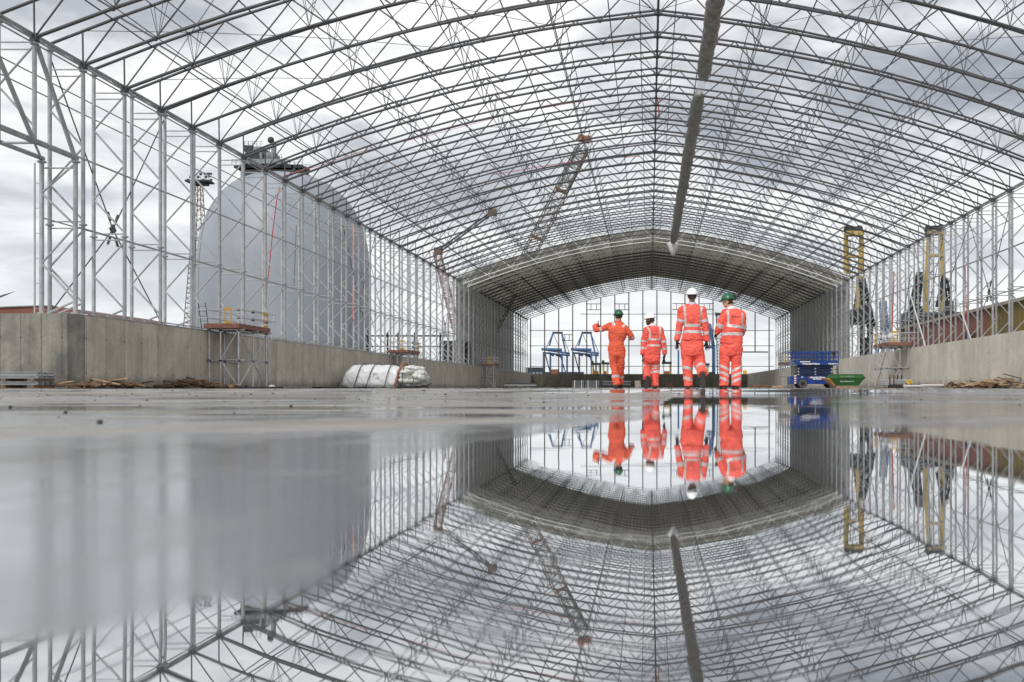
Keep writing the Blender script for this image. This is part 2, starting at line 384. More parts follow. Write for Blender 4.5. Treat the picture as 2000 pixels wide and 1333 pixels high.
# ---------------------------------------------------------------- concrete walls
WT = 2.99; XL, XR, YE = -22.2, 18.5, 176.6
wb = MB()
secs = []
def ring(pts, z0, z1): wb.loft([[(a, b, z0) for a, b in pts], [(a, b, z1) for a, b in pts]])
ring([(XL, 36.9), (XL, 177.2), (-26, 177.2), (-26, 36.9)], -0.1, WT)
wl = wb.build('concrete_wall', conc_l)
tag(wl, 'long pale concrete push wall under the left hand columns, with vertical joints and tie holes', 'wall')
wb = MB(); ring([(-22.21, 36.89), (-60, 36.89), (-60, 36.3), (-22.55, 36.3)], -0.1, WT+0.02)
tag(wb.build('concrete_wall', conc_f), 'darker stained concrete wall turning away at the left edge, behind stacked beams', 'wall')
cb_ = MB(); cb_.box((XL-0.12, 107, WT+0.03), (0.3, 140, 0.05)); cb_.build('capping', steel, wl)
wb = MB(); ring([(XR, 16), (XR+0.5, 16), (XR+0.5, 177.2), (XR, 177.2)], -0.1, WT)
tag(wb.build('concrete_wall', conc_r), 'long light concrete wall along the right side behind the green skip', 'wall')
wb = MB(); ring([(XL+0.003, YE), (XR-0.003, YE), (XR-0.003, YE+0.5), (XL+0.003, YE+0.5)], -0.1, WT-0.02)
tag(wb.build('concrete_wall', conc_e), 'low dark mossy concrete wall across the far end of the hall', 'wall')
wb = MB(); ring([(23.2, 16), (26.2, 16), (26.2, 177.2), (23.2, 177.2)], -0.1, 2.96)
tag(wb.build('concrete_plinth', conc_r), 'concrete plinth under the right hand columns behind the right wall', 'plinth')

# ---------------------------------------------------------------- portal frames of the hall
CX, HB, ZE, ZR, DP = 0.45, 23.35, 13.17, 18.85, 1.4
NP = 16
def zb(x):
    u = abs(x)/HB; return ZR-(ZR-ZE)*(0.40*u+0.60*u*u)
xs = [HB*k/NP for k in range(NP+1)]
def bot(k, s): x = xs[k]; return Vector((s*x, 0, zb(x)))
def top(k, s): x = xs[k]; return Vector((s*x, 0, zb(x)+DP))
XO = HB+1.35
TO = zb(XO)+DP
def fr_bottom():
    m = MB()
    for s in (-1, 1):
        ev = [bot(k, s) for k in range(0, NP+1, 2)]
        m.path(ev, 0.068, 8)
        for q in ev[1:-1:2]: m.ball(q, 0.11, 8, 4)
        m.box(ev[-1], (0.26, 0.2, 0.28))
    m.ball(bot(0, 1), 0.14, 8, 4); return m
def fr_top():
    m = MB()
    for s in (-1, 1):
        tt = [top(0, s)]+[top(k, s) for k in range(1, NP, 2)]+[Vector((s*XO, 0, TO))]
        m.path(tt, 0.06, 8)
    m.ball(top(0, 1), 0.12, 8, 4); return m
def fr_web():
    m = MB()
    for s in (-1, 1):
        for k in range(0, NP, 2):
            m.tube(bot(k, s), top(k+1, s), 0.036, n=6)
            m.tube(top(k+1, s), bot(k+2, s), 0.036, n=6)
        m.tube(bot(NP, s), Vector((s*XO, 0, TO)), 0.036)
        m.tube(bot(NP, s), Vector((s*(HB+0.02), 0, zb(HB)+DP)), 0.036)
    m.tube(bot(0, 1), top(0, 1), 0.045); return m
def col_mb(x, z0, z1, r=0.078):
    m = MB(); m.tube((x, 0, z0), (x, 0, z1), r, n=10)
    for z in (6.72, z1-0.28):
        if z > z0: m.cur = 0; m.tube((x, 0, z-0.03), (x, 0, z+0.03), 0.15, n=10)
    m.box((x, 0, z0+0.02), (0.34, 0.34, 0.03)); return m
def lacing(s, z0, top_z=12.95):
    m = MB(); a, b = s*HB, s*XO
    z = top_z; inner = True
    for zz in (top_z+0.05, top_z-0.22): m.tube((a, 0, zz), (b, 0, zz), 0.03)
    for lvl in (6.85, 6.58):
        if z0 < lvl: m.tube((a, 0, lvl), (b, 0, lvl), 0.03)
    zs = [12.9, 11.37, 9.85, 8.35, 6.9]; lo = [6.5, 5.0, 3.55, WT]
    for grp in (zs, lo):
        for i, (p0, p1) in enumerate(zip(grp, grp[1:])):
            if p1 < z0-0.01: continue
            q0, q1 = (a, b) if i % 2 == 0 else (b, a)
            m.tube((q0, 0, p0), (q1, 0, p1), 0.042)
    return m
ORD = ['zeroth', 'first', 'second', 'third', 'fourth', 'fifth', 'sixth', 'seventh', 'eighth', 'ninth', 'tenth', 'eleventh', 'twelfth', 'thirteenth', 'fourteenth', 'fifteenth', 'sixteenth', 'seventeenth', 'eighteenth', 'nineteenth', 'twentieth', 'twenty first', 'twenty second', 'twenty third', 'twenty fourth', 'twenty fifth', 'twenty sixth', 'twenty seventh', 'twenty eighth']
M_ = {}
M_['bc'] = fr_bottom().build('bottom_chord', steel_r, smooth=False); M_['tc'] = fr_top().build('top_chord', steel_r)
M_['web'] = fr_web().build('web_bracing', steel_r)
for s, q in ((-1, 'l'), (1, 'r')):
    M_['ci'+q] = col_mb(s*HB, WT, ZE+0.05).build('column', steel); M_['co'+q] = col_mb(s*XO, WT, TO+0.02).build('column', steel)
    M_['la'+q] = lacing(s, WT).build('column_lacing', steel)
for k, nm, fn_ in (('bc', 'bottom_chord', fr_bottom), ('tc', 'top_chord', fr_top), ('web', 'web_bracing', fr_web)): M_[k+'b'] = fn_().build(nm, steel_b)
HZ = 9.25
M_['cis'] = col_mb(-HB, HZ, ZE+0.05).build('column', steel); M_['cos'] = col_mb(-XO, HZ, TO+0.02).build('column', steel)
M_['las'] = lacing(-1, 9.8).build('column_lacing', steel)
protos = dict(M_)
Y0, SP = 34.9, 3.0
NCLAD = 28
for nf in range(-3, 48):
    y = Y0+SP*nf
    if nf < 1: lb = f'{ORD[nf+4]} near truss frame whose left leg stops above the side opening'; grp = 'cut short truss frames at the near end'
    elif nf < NCLAD: lb = f'bare arched truss frame, {ORD[nf]} of those with a full left leg from the camera'; grp = 'bare arched truss frames'
    elif nf == NCLAD: lb = 'bright truss frame at the near edge of the grey roof cover'; grp = None
    elif nf > 44 and nf < 47: lb = f'bare truss frame beyond the cover, {ORD[nf-44]} after it towards the gable'; grp = 'bare frames beyond the cover'
    elif nf == 47: lb = 'last arched truss frame at the far gable above the dark end wall'; grp = None
    else: lb = f'truss frame under the grey cover, {ORD[min(28, nf-NCLAD)]} behind the cover front edge'; grp = 'truss frames under the cover'
    t_ = thing('truss_frame', lb, 'roof truss', (CX, y, 0), grp)
    keys = ['bc', 'tc', 'web', 'cir', 'cor', 'lar'] + (['cis', 'cos', 'las'] if nf < 1 else ['cil', 'col', 'lal'])
    for k in keys:
        c = protos[k+'b' if (NCLAD-2 < nf < NCLAD+3 and k in ('bc', 'tc', 'web')) else k].copy(); S.collection.objects.link(c); c.parent = t_  # chords and webs near the cover edge use the copy painted as skylit
for o in protos.values(): bpy.data.objects.remove(o)

# transfer truss over the opening at the left front
YA, YB = Y0+SP*-3, 37.4
tt = thing('opening_header_truss', 'deep lattice header truss over the side opening at the upper left', 'truss', (0, 0, 0))
hx, ho = CX-HB, CX-XO
m = MB()
for X in (hx, ho): m.tube((X, YA, HZ+0.05), (X, YB+0.1, HZ+0.05), 0.09, n=8)
m.build('bottom_chord', steel, tt)
m = MB()
for i in range(-3, 1):
    y = Y0+SP*i; y2 = y+SP if i < 0 else YB
    m.tube((hx, y, ZE), (hx, y2, HZ), 0.085, n=8)
m.build('diagonal', steel, tt)
m = MB()
for i in range(-3, 1):
    y = Y0+SP*i
    m.tube((hx, y, HZ), (ho, y, HZ), 0.05); m.tube((hx, y, HZ), (ho, min(YB, y+SP), HZ), 0.045)
m.build('cross_strut', steel, tt)
tt = thing('opening_post', 'lattice leg carrying the header truss at the left wall corner', 'column', (0, YB, 0))
for X, s in ((hx, 0), (ho, 0)):
    m = MB(); m.tube((X, 0, WT), (X, 0, HZ), 0.085, n=10)
    for z in (HZ-0.1, 3.1): m.tube((X, 0, z-.03), (X, 0, z+.03), 0.17, n=10)
    m.build('column', steel, tt)
m = MB(); zs = [9.1, 7.9, 6.6, 5.1, 3.6, WT]
for i, (a, b) in enumerate(zip(zs, zs[1:])):
    q = (hx, ho) if i % 2 == 0 else (ho, hx); m.tube((q[0], 0, a), (q[1], 0, b), 0.045)
m.tube((hx, 0, 8.9), (ho, 0, 8.9), 0.035); m.build('column_lacing', steel, tt)
m = MB(); m.tube((ho-0.28, 0, WT), (ho-0.28, 0, 9.1), 0.035)
for k in range(6): m.tube((ho-0.28, 0, 3.3+k), (ho, 0, 3.3+k), 0.015)
m.build('side_rail', steel, tt)

# longitudinal members
YS, YF = Y0-SP*3-0.3, Y0+SP*47+0.3
def longi(name, label, cat, group, tubes, extra=None):
    m = MB()
    for (x, z, r) in tubes: m.tube((x, YS, z), (x, YF, z), r, n=6)
    if extra: extra(m)
    o = m.build(name, steel_n); tag(o, label, cat, group); return o
for s in (-1, 1):
    for ki, uk in enumerate((0.11, 0.333, 0.55, 0.765, 0.95)):
        x = s*uk*HB
        longi('purlin', f'single thin roof purlin, {ORD[ki+1]} such line {"left" if s < 0 else "right"} of the ridge', 'purlin', 'single roof purlins', [(CX+x, zb(x)+DP+0.05, 0.033)])
    for ki, uk in enumerate((0.225, 0.44, 0.655, 0.87)):
        x = s*uk*HB; X = CX+x
        def ex(m, x=x, X=X):
            for nf in range(-3, 48):
                y = Y0+SP*nf
                for dy in (-0.12, 0.24):
                    for dx in (-0.28, 0.28): m.tube((X+dx, y+dy, zb(x+dx)+DP+0.04), (X, y, zb(x)-0.02), 0.014, n=4)
        longi('lattice_purlin', f'three chord lattice roof purlin with braces, {ORD[ki+1]} {"left" if s < 0 else "right"} of the ridge', 'purlin', 'lattice roof purlins',
              [(X-0.28, zb(x-0.28)+DP+0.05, 0.024), (X+0.28, zb(x+0.28)+DP+0.05, 0.024), (X, zb(x)-0.03, 0.022)], ex)
def ex(m):
    for nf in range(-3, 48):
        y = Y0+SP*nf
        for dx in (-0.95, 0.95): m.tube((CX+dx, y, zb(0.95)+DP), (CX, y, ZR), 0.024, n=4)
        m.box((CX, y, ZR), (0.42, 0.3, 0.06))
longi('ridge_beam', 'dark triple tube ridge line running down the middle of the roof', 'ridge beam', None,
      [(CX, ZR-0.02, 0.06), (CX, ZR+DP, 0.045), (CX-0.95, zb(0.95)+DP+.05, 0.03), (CX+0.95, zb(0.95)+DP+.05, 0.03)], ex)
for s, side in ((-1, 'left'), (1, 'right')):
    m = MB(); y = YS
    for X, z, r in ((CX+s*HB, ZE+0.12, 0.05), (CX+s*HB, ZE-0.22, 0.035), (CX+s*(HB+0.55), ZE+0.25, 0.045), (CX+s*XO, TO-0.05, 0.045)):
        m.tube((X, YS, z), (X, YF, z), r)
    for nf in range(-3, 47):
        y = Y0+SP*nf
        m.tube((CX+s*HB, y, ZE+0.1), (CX+s*(HB+0.55), y+SP/2, ZE+0.25), 0.03, n=4); m.tube((CX+s*(HB+0.55), y+SP/2, ZE+0.25), (CX+s*HB, y+SP, ZE+0.1), 0.03, n=4)
    tag(m.build('eaves_beam', steel), f'braced eaves beam tying the tops of the {side} hand columns', 'beam')
GZ = [(12.55, XO), (11.9, XO), (10.0, XO), (9.35, HB), (6.95, XO), (6.55, HB), (3.25, XO), (3.2, HB)]
for s, side in ((-1, 'left'), (1, 'right')):
    for z, xo in GZ:
        m = MB(); y0 = 37.5 if (z < 9.0 and s < 0) else YS
        m.tube((CX+s*(xo+0.1 if xo == XO else xo-0.08), y0, z), (CX+s*(xo+0.1 if xo == XO else xo-0.08), YF, z), 0.03)
        tag(m.build('wall_rail', steel), f'thin tie tube along the {side} columns, {ORD[GZ.index((z, xo))+1]} from the eaves down', 'rail', f'tie rails on the {side} columns')
# plan bracing between the top chords
def roof_brace(nf, span=2):
    m = MB(); y0, y1 = Y0+SP*nf, Y0+SP*(nf+span)
    st = [0, 4, 8, 12, 16]
    for s in (-1, 1):
        for a, b in zip(st, st[1:]):
            for (p, q) in ((y0, y1), (y1, y0)):
                xa, xb, xm = s*xs[a], s*xs[b], s*xs[(a+b)//2]
                A = Vector((CX+xa, p, zb(xa)+DP)); B = Vector((CX+xb, q, zb(xb)+DP)); C = Vector((CX+xm, (p+q)/2, zb(xm)+DP))
                m.path([A, C, B], 0.016, 4)
    tag(m.build('roof_bracing', steel_n), f'crossed thin roof bracing rods, {ORD[1+[-3, 1, 3, 10, 18, 26, 35, 43].index(nf)]} braced bay from the camera', 'bracing', 'crossed roof bracing rods')
for nf in (-3, 1, 3, 10, 18, 26, 35, 43): roof_brace(nf)
def wall_brace(s, n0, n1, side):
    m = MB(); X = CX+s*(XO+0.02); y0, y1 = Y0+SP*n0, Y0+SP*n1; yc = (y0+y1)/2; zc = 7.3
    for (p, q) in ((y0, y1), (y1, y0)): m.tube((X, p, 13.6), (X, yc, zc+0.0), 0.028); m.tube((X, yc, zc), (X, q, 3.1), 0.028)
    m.box((X, yc, zc), (0.08, 0.35, 0.35), rx=0.7)
    for dy, dz in ((-.5, .9), (.5, .9), (-.5, -.9), (.5, -.9)): m.tube((X, yc+dy*.4, zc+dz*.4), (X, yc+dy*.8, zc+dz*.8), 0.055)
    tag(m.build('wall_bracing', steel_n), f'dark crossed bracing rods with centre plate on {side} columns, {ORD[1+([1, 13, 24] if s < 0 else [10, 15, 24]).index(n0)]} from camera', 'bracing', f'crossed rods on the {side} wall')
for n0 in (1, 13, 24): wall_brace(-1, n0, n0+3, 'left')
for n0 in (10, 15, 24): wall_brace(1, n0, n0+3, 'right')

# loose props by the wall: bright inclined struts on the right
m = MB(); m.tube((22.9, 77, 2.9), (22.9, 82, 8.2), 0.06); tag(m.build('raking_prop', steel_b), 'thicker white raking prop leaning inside the right columns, the farther one', 'prop')
m = MB(); m.tube((22.9, 66, 2.9), (22.9, 70.5, 7.6), 0.05); tag(m.build('raking_prop', steel_b), 'thinner white raking prop leaning inside the right columns, the nearer one', 'prop')

# roof cover
y0c, y1c = Y0+SP*NCLAD-0.6, Y0+SP*44.3
cv = thing('fabric_cover', 'grey fabric roof and side cover stretched over a few of the far frames', 'roof cover')
m = MB(); pts = []
for k in range(-NP, NP+1):
    x = HB*k/NP; pts.append((CX+x, zb(x)+DP+0.12))
pts = [(CX-XO-0.1, TO+0.06)]+pts[1:-1]+[(CX+XO+0.1, TO+0.06)]
ny = int((y1c-y0c)/SP*2)
ringv = []
for j in range(ny+1):
    y = y0c+(y1c-y0c)*j/ny; sg = 0.05*(j % 2)
    ringv.append([(a, y, b-sg) for a, b in pts]+[(a, y, b+0.04-sg) for a, b in reversed(pts)])
m.loft(ringv); m.build('roof_sheet', fabric, cv, smooth=False)
for s in (-1, 1):
    m = MB(); X = CX+s*(XO+0.16); rv = []
    for j in range(ny+1):
        y = y0c+(y1c-y0c)*j/ny; b = 0.06*(j % 2)*s
        rv.append([(X-b, y, 2.9), (X-b, y, TO+0.05), (X+0.04*s-b, y, TO+0.05), (X+0.04*s-b, y, 2.9)])
    m.loft(rv); m.build('side_sheet', fabric_w, cv)

# far gable
YG = YE+0.6
g = thing('gable_frame', 'open grid of thin dark posts and rails closing the far end of the hall', 'gable frame')
mull = [1063.8-27.4+k*27.4 for k in range(18)]
for i, X in enumerate(mull):
    x = (X-VX)/F*YG
    if abs(x-CX) > HB: continue
    zt = zb(x-CX)+0.05; z0 = WT
    if 1440 < X < 1490: z0 = CZ+(VY-688)/F*YG
    m = MB(); m.box((x, YG, (z0+zt)/2), (0.20, 0.2, zt-z0)); m.build('post', steel_n, g)
for i, Y in enumerate((614, 646, 676, 716)):
    z = CZ+(VY-Y)/F*YG; 
    xa = -HB+CX+0.2 if Y > 630 else -13.0
    m = MB(); m.tube((xa, YG-0.13, z), (-xa+2*CX, YG-0.13, z), 0.06); m.build('rail', steel_n, g)
m = MB()
for X, Yt, Yb, dx in ((1146, 594, 605.5, 27.4), (1201, 594, 605.5, 27.4), (1097, 654, 665.5, 21), (1313, 593.5, 605, 27.4), (1367, 593.5, 605, 27.4)):
    a, b = px(X, Yt, YG), px(X+dx, Yb, YG)
    for z in (a.z, b.z): m.tube((a.x, YG, z), (b.x, YG, z), 0.07)
    for f in (0.3, 0.7): x = a.x+(b.x-a.x)*f; m.tube((x, YG, a.z), (x, YG, b.z), 0.06)
a, b = px(1451, 688, YG), px(1500, 688, YG); m.tube(a, b, 0.12)
m.build('vent_frame', steel_n, g)

# wrapped rolls lying near the ridge
def roll(name, label, pa, pb, r, seed, m_, sag=0.0, nn=60):
    pa, pb = Vector(pa), Vector(pb); m = MB(); secs = []
    for j in range(nn+1):
        t = j/nn; c = pa.lerp(pb, t); rr = r*(1-0.5*(abs(2*t-1)**30)); sc = []
        c = c+Vector((noise.noise(Vector((t*nn*0.25, seed, 0)))*0.12, 0, noise.noise(Vector((t*nn*0.25, seed, 7)))*0.08))
        for k in range(16):
            a = 2*math.pi*k/16
            q = rr*(1+0.30*noise.noise(Vector((math.cos(a)*1.3, math.sin(a)*1.3, t*nn*0.55+seed)))+0.12*noise.noise(Vector((a*2, t*nn*1.7, seed))))
            sc.append(c+Vector((math.cos(a)*q, 0, math.sin(a)*q)))
        secs.append(sc)
    m.loft(secs)
    return m
m = roll('a', '', (3.15, 30, 18.45), (3.15, 55.2, 18.45), 0.40, 3, None, nn=70)
o = m.build('fabric_roll', wrapm, smooth=True); tag(o, 'nearer fabric roll wrapped in grey plastic slung just right of the ridge', 'fabric roll')
m = MB()
for k in range(8): m.tube((3.15-0.2+0.06*k, 56, 18.6), (3.15-0.25+0.07*k, 57.7, 18.3+0.05*(k % 3)), 0.012, n=4)
m.build('rope', sheet, o)
m = roll('b', '', (3.12, 58.3, 18.5), (3.0, 117.5, 18.55), 0.44, 8, None, nn=130)
o = m.build('fabric_roll', wrapm, smooth=True); tag(o, 'longer fabric roll under the roof running from the gap back to the grey cover', 'fabric roll')
m = MB(); m.loft([[Vector((3+0.55*math.cos(a)*(1+.4*math.sin(3*a))*q, 117.5+j*0.4, 18.4-0.4*j+0.75*math.sin(a)*q)) for a in [2*math.pi*k/12 for k in range(12)]] for j, q in enumerate((0.6, 1.1, 0.9, 0.3))])
m.build('loose_end', sheet, o, smooth=True)

# red ratchet straps and loose cables
def strand(name, label, cat, pts, r, m_, group=None):
    m = MB(); m.path(pts, r, 5); o = m.build(name, m_); tag(o, label, cat, group); return o
strand('ratchet_strap', 'red strap hanging down from the eaves in front of the grey dome', 'strap', [px(546, 365, 61), px(540, 395, 60.5), px(533, 450, 60), px(525, 530, 60), px(517, 590, 60), px(516, 640, 60)], 0.03, strapm)
strand('ratchet_strap', 'long red strap slung across the roof trusses above the grey dome', 'strap', [px(550, 345, 62), px(620, 325, 61), px(700, 298, 60), px(850, 262, 62), px(1000, 222, 64), px(1110, 203, 66), px(1205, 187, 66)], 0.015, strapm)
strand('ratchet_strap', 'red strap slung across the far roof trusses left of the ridge', 'strap', [px(960, 342, 84), px(1060, 325, 84), px(1160, 310, 86), px(1250, 306, 86)], 0.03, strapm)
strand('ratchet_strap', 'short red strap dangling beside the ridge', 'strap', [px(1281, 180, 66), px(1286, 205, 66), px(1288, 230, 66)], 0.05, strapm)
strand('ratchet_strap', 'thin dark red strap hanging on the far part of the left wall', 'strap', [px(689, 440, 92), px(690, 540, 92), px(688, 630, 92)], 0.045, strapm)
strand('ratchet_strap', 'red strap hanging on the right wall nearest the brown warehouse', 'strap', [px(1885, 520, 70), px(1887, 600, 70), px(1886, 650, 70)], 0.035, strapm)
strand('ratchet_strap', 'red strap hanging on the right wall beyond the scaffold', 'strap', [px(1746, 530, 90), px(1744, 600, 90), px(1742, 660, 90)], 0.05, strapm)
CL = ['thin dark cable hanging in front of the left part of the dome', 'thin dark cable hanging in front of the right part of the dome', 'dark cable slanting at the right edge of the dome', 'dark cable crossing the right edge of the dome, the longer one', 'dark cable hanging above the right hand scaffold', 'dark cable slanting left of the warehouse end', 'long dark cable slanting in front of the tall yellow crane']
for i, (a, b, d) in enumerate((((579, 440), (574, 560), 78), ((665, 450), (666, 620), 92), ((725, 520), (745, 610), 95), ((700, 520), (730, 640), 95), ((1715, 530), (1700, 600), 90), ((1780, 530), (1760, 640), 80), ((1900, 420), (1850, 560), 70))):
    strand('guy_cable', CL[i], 'cable', [px(*a, d), px(*b, d)], 0.03, steel_n, 'guy cables on the side walls')

# ---------------------------------------------------------------- grey dome with its machinery
DD = 214.0; dc = px(558, 761, DD); q = DD/F
SCL = 0.925
prof = [(172, 0), (172.5, 100), (172.5, 180), (171, 240), (167, 280), (160, 311), (151, 335), (139, 356), (125, 374), (109, 389), (92, 401), (75, 409), (60, 414), (0.5, 416)]
m = MB(); secs = []
for r, h in prof: secs.append([(dc.x+r*SCL*q*math.cos(2*math.pi*k/96), DD+r*SCL*q*math.sin(2*math.pi*k/96), h*q) for k in range(96)])
m.loft(secs); dm = m.build('storage_dome', dome_m, smooth=True)
tag(dm, 'huge smooth grey storage dome rising behind the left hand columns', 'dome')
for k in range(0, 96, 24):
    m = MB(); a = 2*math.pi*(k+11)/96; m.path([(dc.x+(r+0.3)*SCL*q*math.cos(a), DD+(r+0.3)*SCL*q*math.sin(a), h*q) for r, h in prof[:-1]], 0.06, 4); m.build('seam', greym, dm)
tp = thing('dome_machinery', 'dark machinery house and galleries standing on top of the grey dome', 'machinery', (0, 0, 0))
def bx(m, x0, y0, x1, y1, d, depth): a, b = px(x0, y0, d), px(x1, y1, d); m.box(((a.x+b.x)/2, d, (a.z+b.z)/2), (abs(b.x-a.x), depth, abs(a.z-b.z)))
m = MB()
for a in (484, 510, 540, 566, 590): bx(m, a, 335, a+7, 366, DD, 4)
bx(m, 484, 338, 598, 356, DD, 6); m.build('support', darkm, tp)
m = MB(); bx(m, 466, 327, 598, 333, DD, 5); bx(m, 480, 336, 588, 339, DD, 4); m.build('gallery', darkm, tp)
m = MB(); bx(m, 488, 292, 520, 318, DD, 5); bx(m, 486, 318, 560, 327, DD, 7); bx(m, 524, 302, 540, 320, DD, 4); m.build('machine_house', greym, tp)
m = MB(); bx(m, 487, 290, 503, 302, DD, 5.4); bx(m, 494, 305, 516, 316, DD, 5.2); bx(m, 500, 340, 560, 352, DD, 6.4); m.build('housing_panel', darkm, tp)
m = MB(); m.tube(px(535, 325, DD), px(535, 278, DD), 0.55, n=12); m.build('duct', greym, tp)
m = MB(); m.ball(px(529, 274, DD-1), (0.75, 0.5, 0.75), 12, 8); m.build('duct_cowl', black, tp, smooth=True)
m = MB()
for zlev, x0, x1 in ((327, 462, 600), (318, 486, 560), (292, 486, 522)):
    for dy in (-2.4, 2.4):
        for h in (5, 10):
            a, b = px(x0, zlev-h, DD), px(x1, zlev-h, DD); m.tube((a.x, DD+dy, a.z), (b.x, DD+dy, b.z), 0.05, n=4)
        k = x0
        while k <= x1: a, b = px(k, zlev, DD), px(k, zlev-10, DD); m.tube((a.x, DD+dy, a.z), (b.x, DD+dy, b.z), 0.05, n=4); k += 8
m.build('handrail', steel_n, tp)
m = MB(); a, b = px(575, 325, DD), px(602, 362, DD); m.box(((a.x+b.x)/2, DD-2, (a.z+b.z)/2), (4.6, 1.0, 0.4), ry=R(54))
m.tube(px(575, 318, DD-3), px(604, 356, DD-3), 0.06, n=4); m.build('stair', darkm, tp)
m = MB(); bx(m, 464, 362, 470, 374, DD, 2); m.tube(px(471, 333, DD), px(471, 366, DD), 0.12); m.build('service_box', darkm, tp)

# ---------------------------------------------------------------- lattice helper and cranes
def lattice(m, a, b, w, n, r=0.05, rl=0.03, w2=None, up=Vector((0, 1, 0))):
    a, b = Vector(a), Vector(b); w2 = w if w2 is None else w2
    d = (b-a).normalized(); u = d.cross(up).normalized(); v = d.cross(u)
    def P(t, i, j): ww = w+(w2-w)*t; return a.lerp(b, t)+u*(i*ww/2)+v*(j*ww/2)
    cs = [(-1, -1), (1, -1), (1, 1), (-1, 1)]
    for i, j in cs: m.tube(P(0, i, j), P(1, i, j), r, n=4)
    for k in range(n):
        for c in range(4):
            p, q_ = cs[c], cs[(c+1) % 4]
            if k % 2: p, q_ = q_, p
            m.tube(P(k/n, *p), P((k+1)/n, *q_), rl, n=4)
            m.tube(P(k/n, *p), P(k/n, *q_), rl, n=4)
    return m
# floodlight mast
DM = 260.0
mt = thing('floodlight_mast', 'tall lattice floodlight mast with a ring of lamps left of the dome', 'floodlight mast')
m = MB(); lattice(m, px(386, 690, DM), px(389, 362, DM), 6.0, 34, 0.12, 0.06, 1.3); m.build('mast', crb, mt)
m = MB(); a = px(390, 356, DM); m.box(a, (6.4, 4, 0.5)); m.box(a+Vector((0, 0, -0.6)), (4, 3, 0.5)); m.build('lamp_platform', darkm, mt)
random.seed(4)
for k in range(10):
    X = 367+k*5; a = px(X, 352-(k % 3)*6, DM-1.5)
    m = MB(); m.box(a, (0.6, 0.4, 0.6), rx=-0.3); m.tube(a, px(X, 357, DM-1.5), 0.05, n=4); m.build('floodlight', darkm, mt)
for k in range(5):
    X = 400+k*3; a = px(X, 340+(k % 2)*5, DM+1.5)
    m = MB(); m.box(a, (0.5, 0.4, 0.5)); m.build('floodlight', darkm, mt)
# big crawler crane boom
cr = thing('crawler_crane', 'tall lattice boom crane with rusty boom rising behind the roof left of the ridge', 'crane')
m = MB(); lattice(m, px(905, 752, 150), px(1138, 290, 150), 1.9, 50, 0.10, 0.04); m.build('boom', crb, cr)
m = MB(); lattice(m, px(1098, 372, 149.9), px(1141, 285, 149.9), 1.5, 12, 0.085, 0.04); m.build('boom_tip', crgr, cr)
m = MB()
for t in (0.62, 0.82): a = px(905, 752, 150).lerp(px(1138, 290, 150), t); m.box(a, (1.7, 1.8, 0.35), ry=0.45)
a = px(1140, 272, 150); m.box(a, (1.8, 1.2, 0.9), ry=0.2); m.tube(a+Vector((0.7, -.5, 0)), a+Vector((0.7, .5, 0)), 0.5, n=10); m.build('boom_head', crred, cr)
m = MB()
for dx in (-0.2, 0.2, 0.6): m.tube(px(1150+dx*4, 275, 150), px(1152+dx*4, 500, 150), 0.02, n=4)
m.tube(px(1128, 285, 151), px(900, 560, 152), 0.03, n=4); m.tube(px(1128, 288, 151), px(960, 560, 152), 0.03, n=4); m.build('cable', steel_n, cr)
m = MB(); a = px(895, 752, 150); m.box((a.x, 150, 1.6), (7, 4, 2.6)); m.build('crane_body', darkm, cr)
cr = thing('tower_boom_crane', 'orange lattice crane mast with a dark jib behind the left columns', 'crane')
m = MB(); lattice(m, px(893, 650, 125), px(853, 492, 125), 0.9, 30, 0.05, 0.03); m.build('mast', crred, cr)
m = MB(); lattice(m, px(853, 494, 125), px(958, 418, 125), 0.35, 18, 0.07, 0.03); m.build('jib', darkm, cr)
m = MB(); m.box(px(962, 415, 125), (1.1, .6, .9)); m.build('jib_head', crb, cr); m = MB(); m.box(px(856, 491, 125), (1.0, .9, .9)); m.build('mast_head', crb, cr)
m = MB(); m.box(px(893, 700, 125), (3, 3, 4.5)); m.build('crane_body', darkm, cr)

# blue ship to shore cranes beyond the gable
def sts(x0, d, lab):
    q = d/F; c = thing('container_crane', lab, 'crane', (px(x0, 0, d).x, d, 0))
    def T(m, pts, r): m.path([Vector(((a)*q, b, CZ+(761-y_)*q)) for a, y_, b in pts], r, 6)
    for dx, b in ((4, -6), (14, 10), (40, -6), (47, 10)): m = MB(); T(m, [(dx, 735, b), (dx, 688, b)], 1.0); m.build('leg', crblue, c)
    m = MB(); T(m, [(0, 683, -6), (40, 684, -6)], 1.5); T(m, [(4, 690, -6), (52, 694, 10)], 1.0); T(m, [(4, 683, 10), (52, 690, 10)], 1.1); m.build('girder', crblue, c)
    m = MB(); T(m, [(14, 676, 0), (21, 651, 0), (38, 651, 0), (46, 690, 0)], 0.9); T(m, [(8, 680, 0), (21, 651, 0)], 0.4); T(m, [(38, 651, 0), (54, 692, 0)], 0.4)
    T(m, [(21, 651, 0), (33, 678, 0)], 0.3); m.build('apex_frame', crblue, c)
    m = MB(); T(m, [(6, 692, 0), (16, 730, 0)], 0.6); T(m, [(36, 697, 0), (46, 730, 0)], 0.6); m.build('brace', darkm, c)
    m = MB(); T(m, [(20, 650, 0), (40, 650, 0)], 0.9); T(m, [(12, 689, 4), (22, 695, 4)], 1.2); T(m, [(26, 693, 4), (38, 697, 4)], 1.2); m.build('machinery_house', darkm, c)
    m = MB(); T(m, [(4, 732, -6), (20, 732, -6)], 1.5); T(m, [(38, 732, -6), (50, 732, -6)], 1.5); m.build('bogie', crblue, c)
    return c
sts(1059, 1000, 'blue container crane furthest left beyond the open gable')
sts(1116, 1000, 'blue container crane behind the man with the raised arm')
sc = thing('container_crane', 'partly hidden blue crane between the two tallest workers', 'crane')
